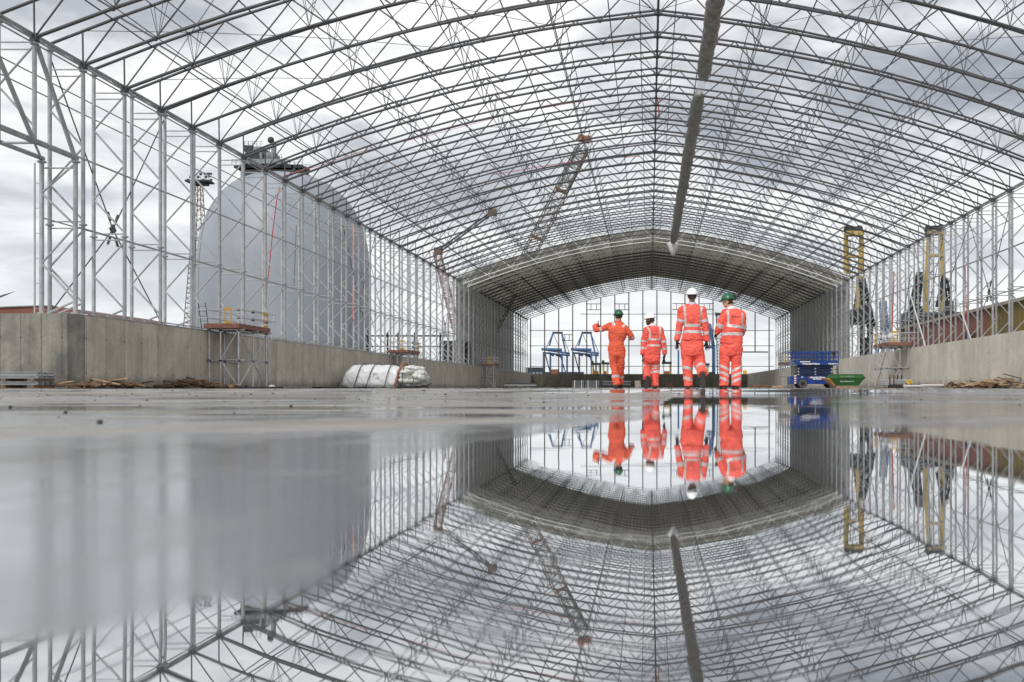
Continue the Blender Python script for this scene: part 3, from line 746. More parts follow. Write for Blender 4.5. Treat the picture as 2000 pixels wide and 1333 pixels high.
m = MB(); m.path([px(1386, 634, 700), px(1394, 680, 700), px(1394, 735, 700)], 1.4); m.path([px(1384, 636, 700), px(1388, 636, 700)], 1.5); m.path([px(1386, 650, 700), px(1386, 678, 700)], 0.5); m.path([px(1380, 678, 700), px(1397, 678, 700)], 1.2); m.build('leg', crblue, sc)
m = MB(); m.tube(px(1325, 684, 700), px(1325, 735, 700), 0.7); m.build('mast', crblue, sc)
mm = thing('lattice_mast', 'slender dark lattice mast standing just left of the green helmeted man on the right', 'mast')
m = MB(); lattice(m, px(1406, 735, 300), px(1404, 612, 300), 1.6, 20, 0.1, 0.06); m.build('mast', darkm, mm)
m = MB(); m.box(px(1405, 614, 300), (2.6, 1, .8)); m.tube(px(1398, 610, 300), px(1398, 618, 300), .2); m.build('mast_head', darkm, mm)
def straddle(x0, x1, ytop, d, lab):
    q = d/F; c = thing('straddle_carrier', lab, 'straddle carrier')
    m = MB()
    for X in (x0, x1):
        for dy in (0, 8): a = px(X, 735, d); m.tube((a.x, d+dy, 0), (a.x, d+dy, px(X, ytop, d).z), 0.42, n=4)
    m.build('leg', mat('faded_yellow', (0.50, 0.46, 0.22), 0.6), c)
    m = MB(); a, b = px(x0, ytop, d), px(x1, ytop, d); m.box(((a.x+b.x)/2, d+4, a.z), (b.x-a.x+2, 9, 1.3)); m.box((a.x, d, a.z+1.2), (1.5, 2, 1.5)); m.build('top_frame', darkm, c)
    m = MB(); m.box(px((x0+x1)/2, 729, d)+Vector((0, 4, 0)), (b.x-a.x-1, 6, 2.5)); m.build('spreader', crred, c)
straddle(1157, 1170, 711, 600, 'yellow straddle carrier left of the man with the raised arm')
straddle(1178, 1186, 710, 600, 'yellow straddle carrier touching the raised arm mans right side')
straddle(1296, 1309, 709, 600, 'yellow straddle carrier between the second and third workers')
straddle(1376, 1383, 712, 600, 'narrow yellow carrier right of the tallest worker')
m = MB(); bx(m, 1030, 718.5, 1062, 731, 500, 12); cs_ = m.build('container_stack', contm); tag(cs_, 'dark stack of containers at the left foot of the far gable', 'container stack')
m = MB()
for k in range(4): bx(m, 1033+k*7, 727, 1038+k*7, 731, 493.9, 0.3)
m.build('container_end', greym, cs_)
m = MB(); bx(m, 1078, 722, 1090, 733, 520, 8); tag(m.build('shipping_container', crred), 'small red container between the two blue crane feet', 'container')
m = MB(); bx(m, 1063, 727, 1140, 735, 700, 8); bx(m, 1380, 727, 1396, 735, 700, 6); tag(m.build('low_building', contm), 'low dark quay building beneath the blue cranes', 'building')
m = MB(); bx(m, 1452, 724, 1458, 731, 300, 2); tag(m.build('site_beacon', yellow), 'small orange object showing above the end wall at its right corner', 'beacon')

# yellow mobile harbour cranes on the right
def mhc(xa, xb, ytop, ybase, d, lab, lean):
    c = thing('harbour_crane', lab, 'crane')
    m = MB()
    for X, l in ((xa, lean), (xb, -lean*0.5)):
        a, b = px(X-l, ybase, d), px(X+l, ytop+14, d); w = 0.9
        m.tube(a, b, 0.85, 0.6, n=4)
    m.build('tower_leg', cry, c)
    m = MB(); bx(m, xa-2, ytop+6, xb+3, ytop+14, d, 3); m.build('tower_head', cry, c); m = MB(); bx(m, xa, ytop+52, xb, ytop+57, d, 1.5); m.build('cross_beam', cry, c)
    m = MB(); bx(m, xa+8, ytop-3, xb-8, ytop+6, d, 2); m.tube(px(xa+2, ytop+2, d-1), px(xa+2, ytop+2, d+1), 1.0, n=10); m.tube(px(xb-4, ytop+1, d-1), px(xb-4, ytop+1, d+1), 1.0, n=10)
    m.build('sheave', darkm, c)
    m = MB()
    for k in range(6): Y = ytop+70+k*22; m.tube(px(xa, Y, d), px(xb, Y, d), 0.08, n=4)
    m.tube(px(xa+6, ytop+90, d), px(xb-4, ytop+60, d), 0.15, n=4); m.tube(px(xa+8, ytop+20, d+1), px(xa+8, ybase, d+1), 0.06, n=4)
    m.build('ladder', darkm, c); return c
c = mhc(1811, 1842, 445, 618, 250, 'yellow and black harbour crane behind the brown warehouse roof', 3)
m = MB(); lattice(m, px(1795, 533, 250), px(1770, 640, 250), 0.9, 14, 0.16, 0.12); lattice(m, px(1797, 533, 249), px(1788, 618, 249), 1.3, 12, 0.22, 0.16); lattice(m, px(1846, 545, 250), px(1858, 615, 250), 1.0, 10, 0.2, 0.14); m.tube(px(1830, 600, 249), px(1843, 540, 249), 0.6, n=6); m.build('back_stay', darkm, c)
m = MB(); bx(m, 1764, 612, 1868, 632, 250, 8); bx(m, 1768, 630, 1830, 645, 250, 7); bx(m, 1780, 600, 1800, 614, 250, 5); m.build('machinery_deck', darkm, c); m = MB(); bx(m, 1842, 590, 1857, 612, 250, 5); m.build('winch_house', darkm, c)
c = mhc(1653, 1682, 447, 535, 240, 'yellow harbour crane with black lower tower behind the scaffold on the right', -1)
m = MB(); m.tube(px(1680, 540, 240), px(1675, 610, 240), 0.95, n=4); m.build('tower_leg', cry, c)
m = MB(); lattice(m, px(1681, 545, 239), px(1702, 640, 239), 1.5, 12, 0.3, 0.2); m.tube(px(1700, 630, 239), px(1696, 745, 239), 0.8, n=4); m.tube(px(1684, 625, 240), px(1684, 745, 240), 0.7, n=4)
m.tube(px(1675, 560, 240), px(1663, 640, 240), 0.3, n=4); m.tube(px(1694, 745, 239), px(1688, 660, 239), 0.6, n=4); bx(m, 1662, 606, 1700, 626, 240, 6); bx(m, 1662, 620, 1690, 634, 240, 5); m.build('lower_tower', darkm, c)
c = thing('lattice_tower_crane', 'small blue lattice mast rising above the scaffold platform on the right', 'crane')
m = MB(); lattice(m, px(1730, 690, 160), px(1724, 588, 160), 1.0, 20, 0.07, 0.04); m.build('mast', crblue, c)
m = MB(); lattice(m, px(1730, 655, 158), px(1736, 615, 158), 0.5, 10, 0.05, 0.03); m.tube(px(1722, 640, 160), px(1715, 690, 160), 0.12); m.tube(px(1738, 636, 160), px(1748, 690, 160), 0.12); m.build('stay', blue, c)

# warehouse on the right
XW = 33.6
def zw(y): return 8.0
wh = thing('warehouse', 'long low warehouse with brown then olive cladding behind the right wall', 'warehouse')
m = MB(); m.box((XW+20, (93+126)/2, 4), (40, 33, 8)); m.build('brown_wall', clad_br, wh)
m = MB(); m.box((XW+20.03, (40+93)/2, 4.01), (40, 53, 8.02)); m.build('olive_wall', clad_ol, wh)
m = MB(); m.box((XW+20, 83, 8.18), (40.6, 87, 0.3)); m.build('roof_edge', mat('pale_trim', (0.38, 0.33, 0.27), 0.7, 0, 0.2, 0.5), wh)
for Y in (97, 121):
    m = MB(); m.box((XW-0.4, Y, 5.6), (0.7, 0.8, 0.6)); m.build('floodlight', black, wh)
# distant building and turbine at the left
m = MB(); rx_ = [(-60, 5.3), (-60, 8.9), (-8, 9.9), (0, 9.9), (14, 7.4), (14, 0), (-60, 0)]
db = thing('brown_shed', 'dark red shed roof showing above the stained wall at far left', 'building', (0, 0, 0))
D = 150; prof2 = [px(-300, 640, D), px(-300, 612, D), px(70, 598, D), px(104, 598, D), px(145, 611, D), px(145, 640, D)]
for q_ in prof2: pass
m.loft([[(a.x, D, max(0, a.z) if i not in (0, 5) else 0) for i, a in enumerate(prof2)], [(a.x, D+30, max(0, a.z) if i not in (0, 5) else 0) for i, a in enumerate(prof2)]])
m.build('roof', brownclad, db)
m = MB(); m.tube(px(-300, 611.4, D-0.2), px(70, 597.6, D-0.2), 0.12, n=4); m.tube(px(70, 597.6, D-0.2), px(104, 597.6, D-0.2), 0.12, n=4); m.build('roof_edge', greym, db)
wt = thing('wind_turbine', 'wind turbine blade reaching into the left edge of the view', 'wind turbine')
hub = px(-110, 622, 700); tipv = px(28, 570, 700)
for k in range(3):
    v = (tipv-hub); v = Matrix.Rotation(2*math.pi*k/3, 3, 'Y') @ v
    m = MB(); secs = []
    for tq, w in ((0, 1.2), (0.15, 2.4), (0.5, 1.6), (0.85, 0.9), (1, 0.15)):
        c0 = hub+v*tq; n_ = v.normalized().cross(Vector((0, 1, 0)))
        secs.append([c0+n_*w, c0+Vector((0, 0.5, 0)), c0-n_*w*0.6, c0-Vector((0, .5, 0))])
    m.loft(secs); m.build('blade', steel_n, wt)
m = MB(); m.tube((hub.x, 702, 0), (hub.x, 702, hub.z), 2.2, 1.3, n=12); m.build('tower', steel, wt)
m = MB(); m.ball(hub, (1.8, 4, 1.8)); m.build('hub', steel, wt)
# structures seen behind the far left columns
m = MB()
for X in (718, 757, 778, 810, 828, 860): bx(m, X-1.5, 650, X+1.5, 735, 200, 0.4)
bx(m, 715, 655, 880, 658, 200, 0.4); bx(m, 715, 676, 870, 678, 200, 0.4)
tag(m.build('steel_gantry', darkm), 'dark unfinished steel gantry behind the far left columns', 'gantry')
m = MB(); m.tube(px(865, 692, 170), px(888, 708, 170), 0.35); tag(m.build('orange_boom', crred), 'orange access boom lying low behind the left wall near the cover', 'boom')

# ---------------------------------------------------------------- scaffolds
def scaffold(y0, sgn, label, name='access_scaffold', xo=None):
    xw = XL if sgn > 0 else XR                      # wall face
    z0 = fz(y0)
    t_ = thing(name, label, 'scaffold', (xw, y0, z0), 'access scaffolds against the side walls' if False else None)
    X = lambda v: v*sgn
    def P(u, v, z): return (X(v), u, z)
    stn = [(0, .12), (0, .7), (0, 1.6), (1.7, 1.6), (3.4, 1.6), (1.7, .12), (3.4, .12)]
    for (u, v) in stn:
        m = MB(); m.tube(P(u, v, 0), P(u, v, 4.25 if v > 1 else 3.3), 0.04 if v > 1 else 0.032, n=8); m.build('standard', scaf, t_)
    m = MB()
    for z in (1.4, 2.9):
        m.tube(P(-0.2, 1.6, z), P(3.8, 1.6, z), 0.03); m.tube(P(-0.1, 0.12, z), P(3.6, 0.12, z), 0.03)
        for u in (0, 1.7, 3.4): m.tube(P(u, 0.05, z+.05), P(u, 1.9, z+.05), 0.03)
    m.build('ledger', scaf, t_)
    m = MB()
    for a, b in (((0, .7, 1.4), (0, 1.6, 0.05)), ((1.7, 1.6, 1.4), (0, 1.6, 0.05)), ((1.7, 1.6, 1.4), (3.4, 1.6, 0.05)),
                 ((0, .7, 1.45), (0, 1.6, 2.95)), ((0, 1.6, 2.95), (1.7, 1.6, 1.45)), ((1.7, 1.6, 1.45), (3.4, 1.6, 2.9))): m.tube(P(*a), P(*b), 0.03)
    m.build('brace', scaf, t_)
    m = MB(); 
    for k in range(7): m.box(P(1.7, 0.12+k*0.24, 3.03), (0.22, 3.9, 0.045))
    m.build('deck', timber, t_)
    m = MB(); m.box(P(-0.22, 0.85, 3.13), (1.75, 0.04, 0.24)); m.box(P(1.7, 1.72, 3.13), (0.04, 3.8, 0.24)); m.build('toe_board', redboard, t_)
    m = MB()
    for z in (3.55, 3.95):
        m.tube(P(-0.05, -0.5, z), P(-0.05, 1.75, z), 0.028); m.tube(P(-0.3, 1.62, z+.03), P(3.7, 1.62, z+.03), 0.028); m.tube(P(1.4, 1.62, z+0.1), P(4.6, 1.62, z+0.1), 0.028); m.tube(P(3.4, 0, z), P(3.4, 1.9, z), 0.028)
        m.tube(P(-.2, 0.05, z), P(3.7, 0.05, z), 0.028)
    m.build('guard_rail', scaf, t_)
    for (u, v, rz) in ((-0.08, 1.1, 0), (3.2, 1.66, 1)):
        m = MB(); 
        w = (0.34, 0.03) if rz == 0 else (0.03, 0.5)
        m.box(P(u, v, 3.98), (w[0], w[1], 0.14)); m.box(P(u, v, 3.3), (w[0], w[1], 0.14))
        for e in (-1, 1):
            if rz == 0: m.box((X(v)+e*0.15, u, 3.63), (0.03, 0.035, 0.55))
            else: m.box((X(v), u+e*0.23, 3.63), (0.035, 0.03, 0.55))
        m.build('access_gate', yellow, t_)
    m = MB()
    for (u, v) in stn:
        for z in (1.4, 2.92, 3.55, 3.95):
            if v < 1 and z > 3: continue
            m.box(P(u, v, z), (0.12, 0.12, 0.10))
    m.build('coupler', fitting, t_)
    m = MB()
    for (u, v) in stn: m.box(P(u, v, 0.02), (0.25, 0.25, 0.05))
    m.build('sole_board', timber, t_)
    return t_
def ladder(a, b, w, label, m_, wdir=Vector((0, 1, 0)), rungs=11):
    m = MB(); a, b = Vector(a), Vector(b); m.tube(a-wdir*w/2, b-wdir*w/2, 0.022); m.tube(a+wdir*w/2, b+wdir*w/2, 0.022)
    for k in range(rungs): c = a.lerp(b, (k+0.7)/(rungs+0.4)); m.tube(c-wdir*w/2, c+wdir*w/2, 0.014, n=4)
    o = m.build('ladder', m_); tag(o, label, 'ladder'); return o
scaffold(47.0, 1, 'nearest left scaffold tower with red brown toe boards and yellow gates')
ladder(px(513, 758, 50.8), px(529, 602, 51.6), 0.42, 'aluminium ladder leaning on the nearest left scaffold', scaf, Vector((1, 0, 0)), 14)
ladder(px(401, 644, 47.6), px(394, 592, 48), 0.36, 'short black ladder standing on the nearest left scaffold deck', black, Vector((1, 0, 0)), 5)
scaffold(80.0, 1, 'left scaffold tower behind the white wrapped bundle')
ladder(px(822, 758, 83.5), px(828, 690, 84), 0.5, 'ladder on the scaffold behind the white wrapped bundle', scaf, Vector((1, 0, 0)), 12)
scaffold(124.0, 1, 'small scaffold on the left wall under the start of the grey cover')
scaffold(66.5, -1, 'right hand scaffold tower standing beyond the green skip')
ladder(px(1703, 757, 67), px(1709, 655, 68), 0.5, 'ladder leaning on the right hand scaffold tower', scaf, Vector((1, 0, 0)), 14)
scaffold(118.0, -1, 'far right scaffold half hidden behind the blue lift')
m = MB(); random.seed(9)
for k in range(34):
    a = px(random.uniform(1718, 1752), random.uniform(652, 676), 69+random.uniform(-1, 1)); m.box(a, (random.uniform(.1, .5), 0.1, random.uniform(.05, .25)), ry=random.uniform(-1, 1))
tag(m.build('sheeting', sheet), 'crumpled white sheeting and tubes piled on the right hand scaffold deck', 'sheeting', kind='stuff')

# ---------------------------------------------------------------- blue scissor lift
ld = 80.0; lz = fz(ld)
def LP(x, y): v = px(x, y, ld); return Vector((v.x, 0, v.z-lz))
lift = thing('scissor_lift', 'large dark blue scissor lift parked with its platform lowered by the right wall', 'scissor lift', (0, ld, lz))
def lbx(name, m_, x0, y0, x1, y1, ya, yb, par=None):
    a, b = LP(x0, y0), LP(x1, y1); m = MB(); m.box(((a.x+b.x)/2, (ya+yb)/2, (a.z+b.z)/2), (abs(b.x-a.x), yb-ya, abs(a.z-b.z))); o = m.build(name, m_, par or lift)
    bv = o.modifiers.new('b', 'BEVEL'); bv.width = 0.02; bv.segments = 2; return o
lbx('chassis', blue, 1556, 736, 1634, 750.5, 0.0, 2.1)
lbx('side_box', blue, 1577.5, 735.5, 1614, 750.5, -0.13, 0.0)
lbx('outrigger_box', blue, 1544, 735, 1551, 751, 0.0, 2.0)
lbx('platform_deck', blue, 1546.5, 705, 1638, 713.5, -0.1, 2.2)
lbx('deck_edge', blue, 1549, 704.2, 1637.8, 705.2, -0.14, 2.24)
for k, (yy0, yy1) in enumerate(((714.5, 720), (720.8, 726), (726.8, 731.5), (732, 736))):
    lbx('scissor_arm', dblue, 1558+k % 2, yy0, 1628-(k % 2), yy1, 0.15+0.02*k, 1.9)
m = MB()
for X in (1560, 1593, 1625):
    for Y in (720.3, 726.4, 731.7): a = LP(X, Y); m.tube((a.x, 0.1, a.z), (a.x, 0.18, a.z), 0.07, n=12)
m.build('pivot_pin', scaf, lift)
for X in (1567.5, 1626.5):
    for yb in (-0.15, 1.9):
        a = LP(X, 749.4); w = thing('x', None, None); bpy.data.objects.remove(w)
        m = MB(); m.tube((a.x, yb, 0.39), (a.x, yb+0.34, 0.39), 0.39, n=28); wh_ = m.build('wheel', black, lift)
        m = MB(); m.tube((a.x, yb-0.012, 0.39), (a.x, yb, 0.39), 0.34, n=28); m.build('tyre_wall', mat('tyre_grey', (0.10, 0.10, 0.10), 0.7), wh_)
        m = MB(); m.tube((a.x, yb-0.03, 0.39), (a.x, yb-0.012, 0.39), 0.19, n=20); m.tube((a.x, yb-0.07, 0.39), (a.x, yb-.03, 0.39), 0.08, n=12); m.build('wheel_rim', black, wh_)
# guard rails
for yy in (-0.06, 2.16):
    m = MB()
    for Y in (687.2, 690.5, 697): a, b = LP(1547, Y), LP(1637.5, Y); m.tube((a.x, yy, a.z), (b.x, yy, b.z), 0.03)
    xx = 1547
    for k, X in enumerate((1547, 1554, 1560, 1566, 1573, 1580, 1590, 1597, 1603, 1606, 1609, 1613, 1617, 1628, 1632, 1637.5)):
        a, b = LP(X, 705), LP(X, 687); m.tube((a.x, yy, a.z), (b.x, yy, b.z), 0.045 if k in (1, 8, 9, 13, 15) else 0.026)
    m.build('guard_rail', blue, lift)
m = MB()
for X in (1547, 1637.5):
    for Y in (687.2, 697): a = LP(X, Y); m.tube((a.x, -0.06, a.z), (a.x, 2.16, a.z), 0.03)
m.build('end_rail', blue, lift)
m = MB(); a = LP(1628, 691); m.box((a.x, -0.1, a.z), (0.25, 0.12, 0.35)); m.build('control_box', black, lift)
for yc in (0.05,):
    m = MB()
    for X in (1634.5, 1637): a, b = LP(X, 735), LP(X, 715); m.tube((a.x, 0, a.z), (b.x, 0, b.z), 0.04)
    for Y in (718, 722, 726, 730): a, b = LP(1634.5, Y), LP(1637, Y); m.tube((a.x, 0, a.z), (b.x, 0, b.z), 0.02)
    a = LP(1630, 722.5); b = LP(1637, 722.5); m.tube((a.x, 0, a.z), (b.x, 0, b.z), 0.03); m.build('boarding_ladder', black, lift)
m = MB(); a, b = LP(1551.3, 734), LP(1555, 750); n_ = 7
for k in range(n_):
    m.cur = k % 2; z1 = a.z+(b.z-a.z)*k/n_; z2 = a.z+(b.z-a.z)*(k+1)/n_; m.quad((a.x, -0.03, z1), (b.x, -0.03, z1+0.05), (b.x, -0.03, z2+0.05), (a.x, -0.03, z2))
m.cur = 0; m.box(((a.x+b.x)/2, 0.2, (a.z+b.z)/2), (b.x-a.x, 0.4, a.z-b.z)); m.build('hazard_panel', [white, redp], lift)
m = MB()
for X in (1549, 1640-2): 
    pass
a = LP(1547, 707); m.box((a.x, -0.16, a.z-0.1), (0.35, 0.15, 0.12)); m.box((a.x+0.1, -0.16, a.z-0.28), (0.6, 0.15, 0.12)); m.build('corner_light', greym, lift)
m = MB(); a, b = LP(1562, 706.1), LP(1582, 708); m.quad((a.x, -0.145, b.z), (b.x, -0.145, b.z), (b.x, -0.145, a.z), (a.x, -0.145, a.z)); m.build('safety_label', white, lift)
m = MB(); a, b = LP(1615, 690), LP(1627, 704); m.quad((a.x, 0.0, b.z), (b.x, 0.0, b.z), (b.x, 0.0, a.z), (a.x, 0.0, a.z)); 
def text(body, loc, size, m_, parent, width=None, name='lettering'):
    cu = bpy.data.curves.new('t', 'FONT'); cu.body = body; cu.size = size; cu.extrude = 0.004; cu.offset = 0.012
    o = bpy.data.objects.new('t', cu); S.collection.objects.link(o); bpy.context.view_layer.update()
    me = bpy.data.meshes.new_from_object(o.evaluated_get(bpy.context.evaluated_depsgraph_get())); bpy.data.objects.remove(o)
    me.materials.clear(); me.materials.append(m_)
    q = bpy.data.objects.new(name, me); S.collection.objects.link(q); q.location = loc; q.rotation_euler = (R(90), 0, 0); q.parent = parent
    if width:
        xs_ = [v.co.x for v in me.vertices]; w = max(xs_)-min(xs_); q.scale = (width/w, 1, 1)
    return q
a = LP(1567, 712.6); text('Nationwide Platforms', (a.x, -0.112, a.z), 0.20, white, lift, 1.47)
a = LP(1617, 712.3); text('0845 745 0000', (a.x, -0.112, a.z), 0.14, white, lift, 0.85)
a = LP(1582, 738.8); text('Nationwide Platforms', (a.x, -0.142, a.z), 0.18, white, lift, 1.25)
a = LP(1587, 741.9); text('0845 745 0000', (a.x, -0.142, a.z), 0.13, white, lift, 0.72)
m = MB(); a = LP(1578, 738.8); m.quad((a.x-.03, -0.142, a.z), (a.x+0.1, -0.142, a.z), (a.x+0.17, -0.142, a.z+.13), (a.x+0.04, -0.142, a.z+0.13)); m.build('logo_mark', redp, lift)
a = LP(1565, 738); text('W', (a.x, -0.02, a.z), 0.13, white, lift)

# ---------------------------------------------------------------- green skip
sd_ = 74.0; sz = fz(sd_)
def SPX(x, y): v = px(x, y, sd_); return Vector((v.x, v.z-sz))
skp = thing('skip', 'battered green skip with an orange left end standing in front of the blue lift', 'skip', (0, sd_, sz))
T0, T1, M0, M1, B0, B1 = SPX(1625.5, 732), SPX(1684, 732), SPX(1622, 739), SPX(1690, 738.5), SPX(1633, 753.5), SPX(1678, 753.5)
def hull(m, yt, yb):     # half sections front and back
    fr = [(T0, 0), (M0, -0.03), (B0, 0.28)]; 
    f = [(T0.x, 0, T0.y), (T1.x, 0, T1.y), (M1.x, -0.02, M1.y), (B1.x, 0.25, B1.y), (B0.x, 0.25, B0.y), (M0.x, -0.02, M0.y)]
    b = [(a, 1.75-c, z) for a, c, z in f]
    m.quad((f[0]), f[5], f[2], f[1]); m.quad(f[5], f[4], f[3], f[2]); m.quad(b[0], b[1], b[2], b[5]); m.quad(b[5], b[2], b[3], b[4])
    m.quad(f[1], f[2], b[2], b[1]); m.quad(f[2], f[3], b[3], b[2]); m.quad(f[4], b[4], b[3], f[3])
    m.quad(f[5], f[0], b[0], b[5]); m.quad(f[4], f[5], b[5], b[4])
    return f, b
m = MB(); f, b = hull(m, 0, 0); o = m.build('body', green, skp); sl = o.modifiers.new('s', 'SOLIDIFY'); sl.thickness = 0.03; sl.offset = -1
m = MB(); a0 = SPX(1611, 736); a1 = SPX(1617, 738)
m.loft([[(M0.x-0.02, -0.04, M0.y), (M0.x-0.45, 0.05, M0.y+0.02), (M0.x-0.42, 0.1, M0.y-0.1), (M0.x, -0.04, M0.y-0.1)], [(M0.x-0.02, 1.78, M0.y), (M0.x-0.45, 1.7, M0.y+0.02), (M0.x-0.42, 1.7, M0.y-0.1), (M0.x, 1.78, M0.y-0.1)]])
m.loft([[(M0.x-0.25, 0.02, M0.y-0.05), (M0.x+0.02, -0.03, M0.y-0.05), (M0.x-0.25, 1.7, M0.y-0.05)], [(B0.x-0.18, 0.22, B0.y), (B0.x+0.0, 0.22, B0.y), (B0.x-0.18, 1.5, B0.y)]])
m.build('end_panel', orange_r, skp)
m = MB(); m.tube(f[0], f[1], 0.04); m.tube(b[0], b[1], 0.04); m.tube(f[1], b[1], 0.04); m.tube(f[0], b[0], 0.04); m.tube(f[5], f[2], 0.035); m.tube(f[1], f[2], 0.03)
for t in (0.12, 0.5, 0.88):
    m.tube(Vector(f[5]).lerp(Vector(f[2]), t), Vector(f[4]).lerp(Vector(f[3]), t), 0.03, n=4)
m.build('rim', green, skp)
m = MB(); m.box(((B0.x+B1.x)/2, 0.9, 0.05), (B1.x-B0.x-0.1, 1.3, 0.1)); m.build('base_runner', orange_r, skp)
m = MB(); random.seed(12)
def strokes(m, x0, x1, z, h, n, y, dy):          # worn hand painted lettering, no longer readable
    for k in range(n):
        x = x0+(x1-x0)*(k+0.5)/n; w = (x1-x0)/n*0.72
        if random.random() < 0.08: continue
        for q in range(2): m.box((x+random.uniform(-.2, .2)*w, y, z+random.uniform(-.3, .3)*h), (w*random.uniform(.3, .9), 0.008, h*random.uniform(.15, .5)))
        m.box((x-w*0.35, y, z), (w*0.28, 0.008, h))
a, b_ = SPX(1642, 735.5), SPX(1669, 735.5); strokes(m, a.x, b_.x, a.y, 0.09, 15, -0.03, 0)
a, b_ = SPX(1641.5, 745.5), SPX(1668, 745.5); strokes(m, a.x, b_.x, a.y, 0.11, 11, 0.075, 0)
m.build('worn_lettering', white, skp)

# ---------------------------------------------------------------- white wrapped bundle with bags
bd = 66.0; bz = fz(bd)
bn = thing('wrapped_bundle', 'big white sheeted bundle tied with dark straps on the floor by the left wall', 'bundle', (0, bd, bz))
m = MB(); secs = []
A = [(663, 0.15), (668, 0.6), (675, 1.2), (684, 1.55), (692, 1.68), (700, 1.62), (716, 1.66), (730, 1.63), (750, 1.62), (762, 1.60), (772, 1.52), (778, 1.48)]
for i, (X, h) in enumerate(A):
    x = px(X, 0, bd).x; sc = []
    for k in range(28):
        a = math.pi*2*k/28; c, s = math.cos(a), math.sin(a)
        yy = 1.15*(abs(c)**0.55)*(1 if c > 0 else -1)*(0.5+0.5*min(1, h/1.2)); z_ = h/2+h/2*(abs(s)**0.6)*(1 if s > 0 else -1)
        yy *= 1+0.12*(1-z_/max(h, .1)); sc.append((x-(1.6-z_)*0.10, yy+1.1, z_))
    secs.append(sc)
m.loft(secs); o = m.build('sheeting', sheet, bn)
def wr(co, n):
    return 0.10*noise.noise(Vector((co.x*1.1+co.z*0.9, co.y*1.5, co.z*0.8)))+0.06*noise.noise(Vector((co.x*4+co.z*2.5, co.y*4, co.z*1.4)))+0.02*noise.noise(co*7)
remesh(o, 0.05, 2, wr)
def strap(X, lean, name='strap', m_=black, w=0.03, sc=1.14):
    m = MB(); x = px(X, 0, bd).x; pts = []
    for k in range(19):
        a = math.pi*(k/18); c, s = math.cos(a), math.sin(a)
        yy = -1.18*(abs(c)**0.55)*(1 if c > 0 else -1)*sc; z_ = 0.03+1.72*(abs(s)**0.6)
        pts.append((x+lean*z_, yy+1.1, z_))
    m.path(pts, w, 5); m.build(name, m_, bn)
for X, l in ((693, 0.27), (716, 0.30), (752, 0.22)): strap(X, l)
strap(770, 0.28, 'rust_edge', mat('brown_tape', (0.34, 0.16, 0.09), 0.8, 0, 0.3, 5), 0.09, 1.0)
m = MB(); a = px(735, 735, bd); 
for dx, dz, w, h in ((0, .17, .36, .02), (0, -.17, .36, .02), (-.17, 0, .02, .36), (.17, 0, .02, .36)): m.box((a.x+dx, -0.12, a.z-bz+dz), (w, 0.03, h))
m.build('label_pocket', greym, bn)
bg_ = thing('bag_stack', 'pile of grubby off white bags strapped on a dark pallet beside the sheeted bundle', 'bags', (0, bd, bz))
m = MB(); random.seed(5)
for (X, Y, w, h) in ((789, 744, 1.2, .42), (790, 735, 1.25, .42), (808, 744, 1.0, .42), (812, 735, 1.0, .5), (793, 727, 1.0, .42), (806, 722, 1.1, .5), (817, 730, .8, .45), (800, 719, .9, .35), (822, 738, .5, .5)):
    a = px(X, Y, bd)
    for yb in (0.4, 1.4): m.ball((a.x, yb+random.uniform(-.25, .1), a.z-bz), (w*0.50, 0.55, h*0.50), 14, 8, Matrix.Rotation(random.uniform(-.2, .2), 3, 'Y'))
o = m.build('bag', bagm, bg_); remesh(o, 0.03, 1, lambda co, n: 0.05*noise.noise(co*3.2)+0.04*noise.noise(co*7))
m = MB(); a, b_ = px(778, 0, bd).x, px(822, 0, bd).x; m.box(((a+b_)/2, 0.9, 0.10), (b_-a, 1.6, 0.12)); m.box(((a+b_)/2-.1, 0.9, 0.03), (b_-a-0.4, 1.2, 0.06)); m.build('pallet', black, bg_)
m = MB(); x = px(788, 0, bd).x; m.path([(x, -0.24, 0.15), (x, -0.3, 0.6), (x, -0.27, 1.1), (x+.05, 0.0, 1.45), (x, .6, 1.5)], 0.03); m.path([(x+.7, -0.2, 0.15), (x+.8, -0.3, 0.6), (x+.6, -0.25, 1.0)], 0.025); m.build('strap', mat('dark_green_strap', (0.02, 0.06, 0.03), 0.7), bg_)
m = MB()
for (a, b_) in (((823, 752), (838, 757)), ((828, 756), (843, 749)), ((818, 756), (832, 755))): m.tube(px(a[0], a[1], bd-0.5), px(b_[0], b_[1], bd-0.3), 0.04)
tag(m.build('scrap_brackets', black), 'bent black scrap brackets on the floor right of the bag stack', 'scrap')

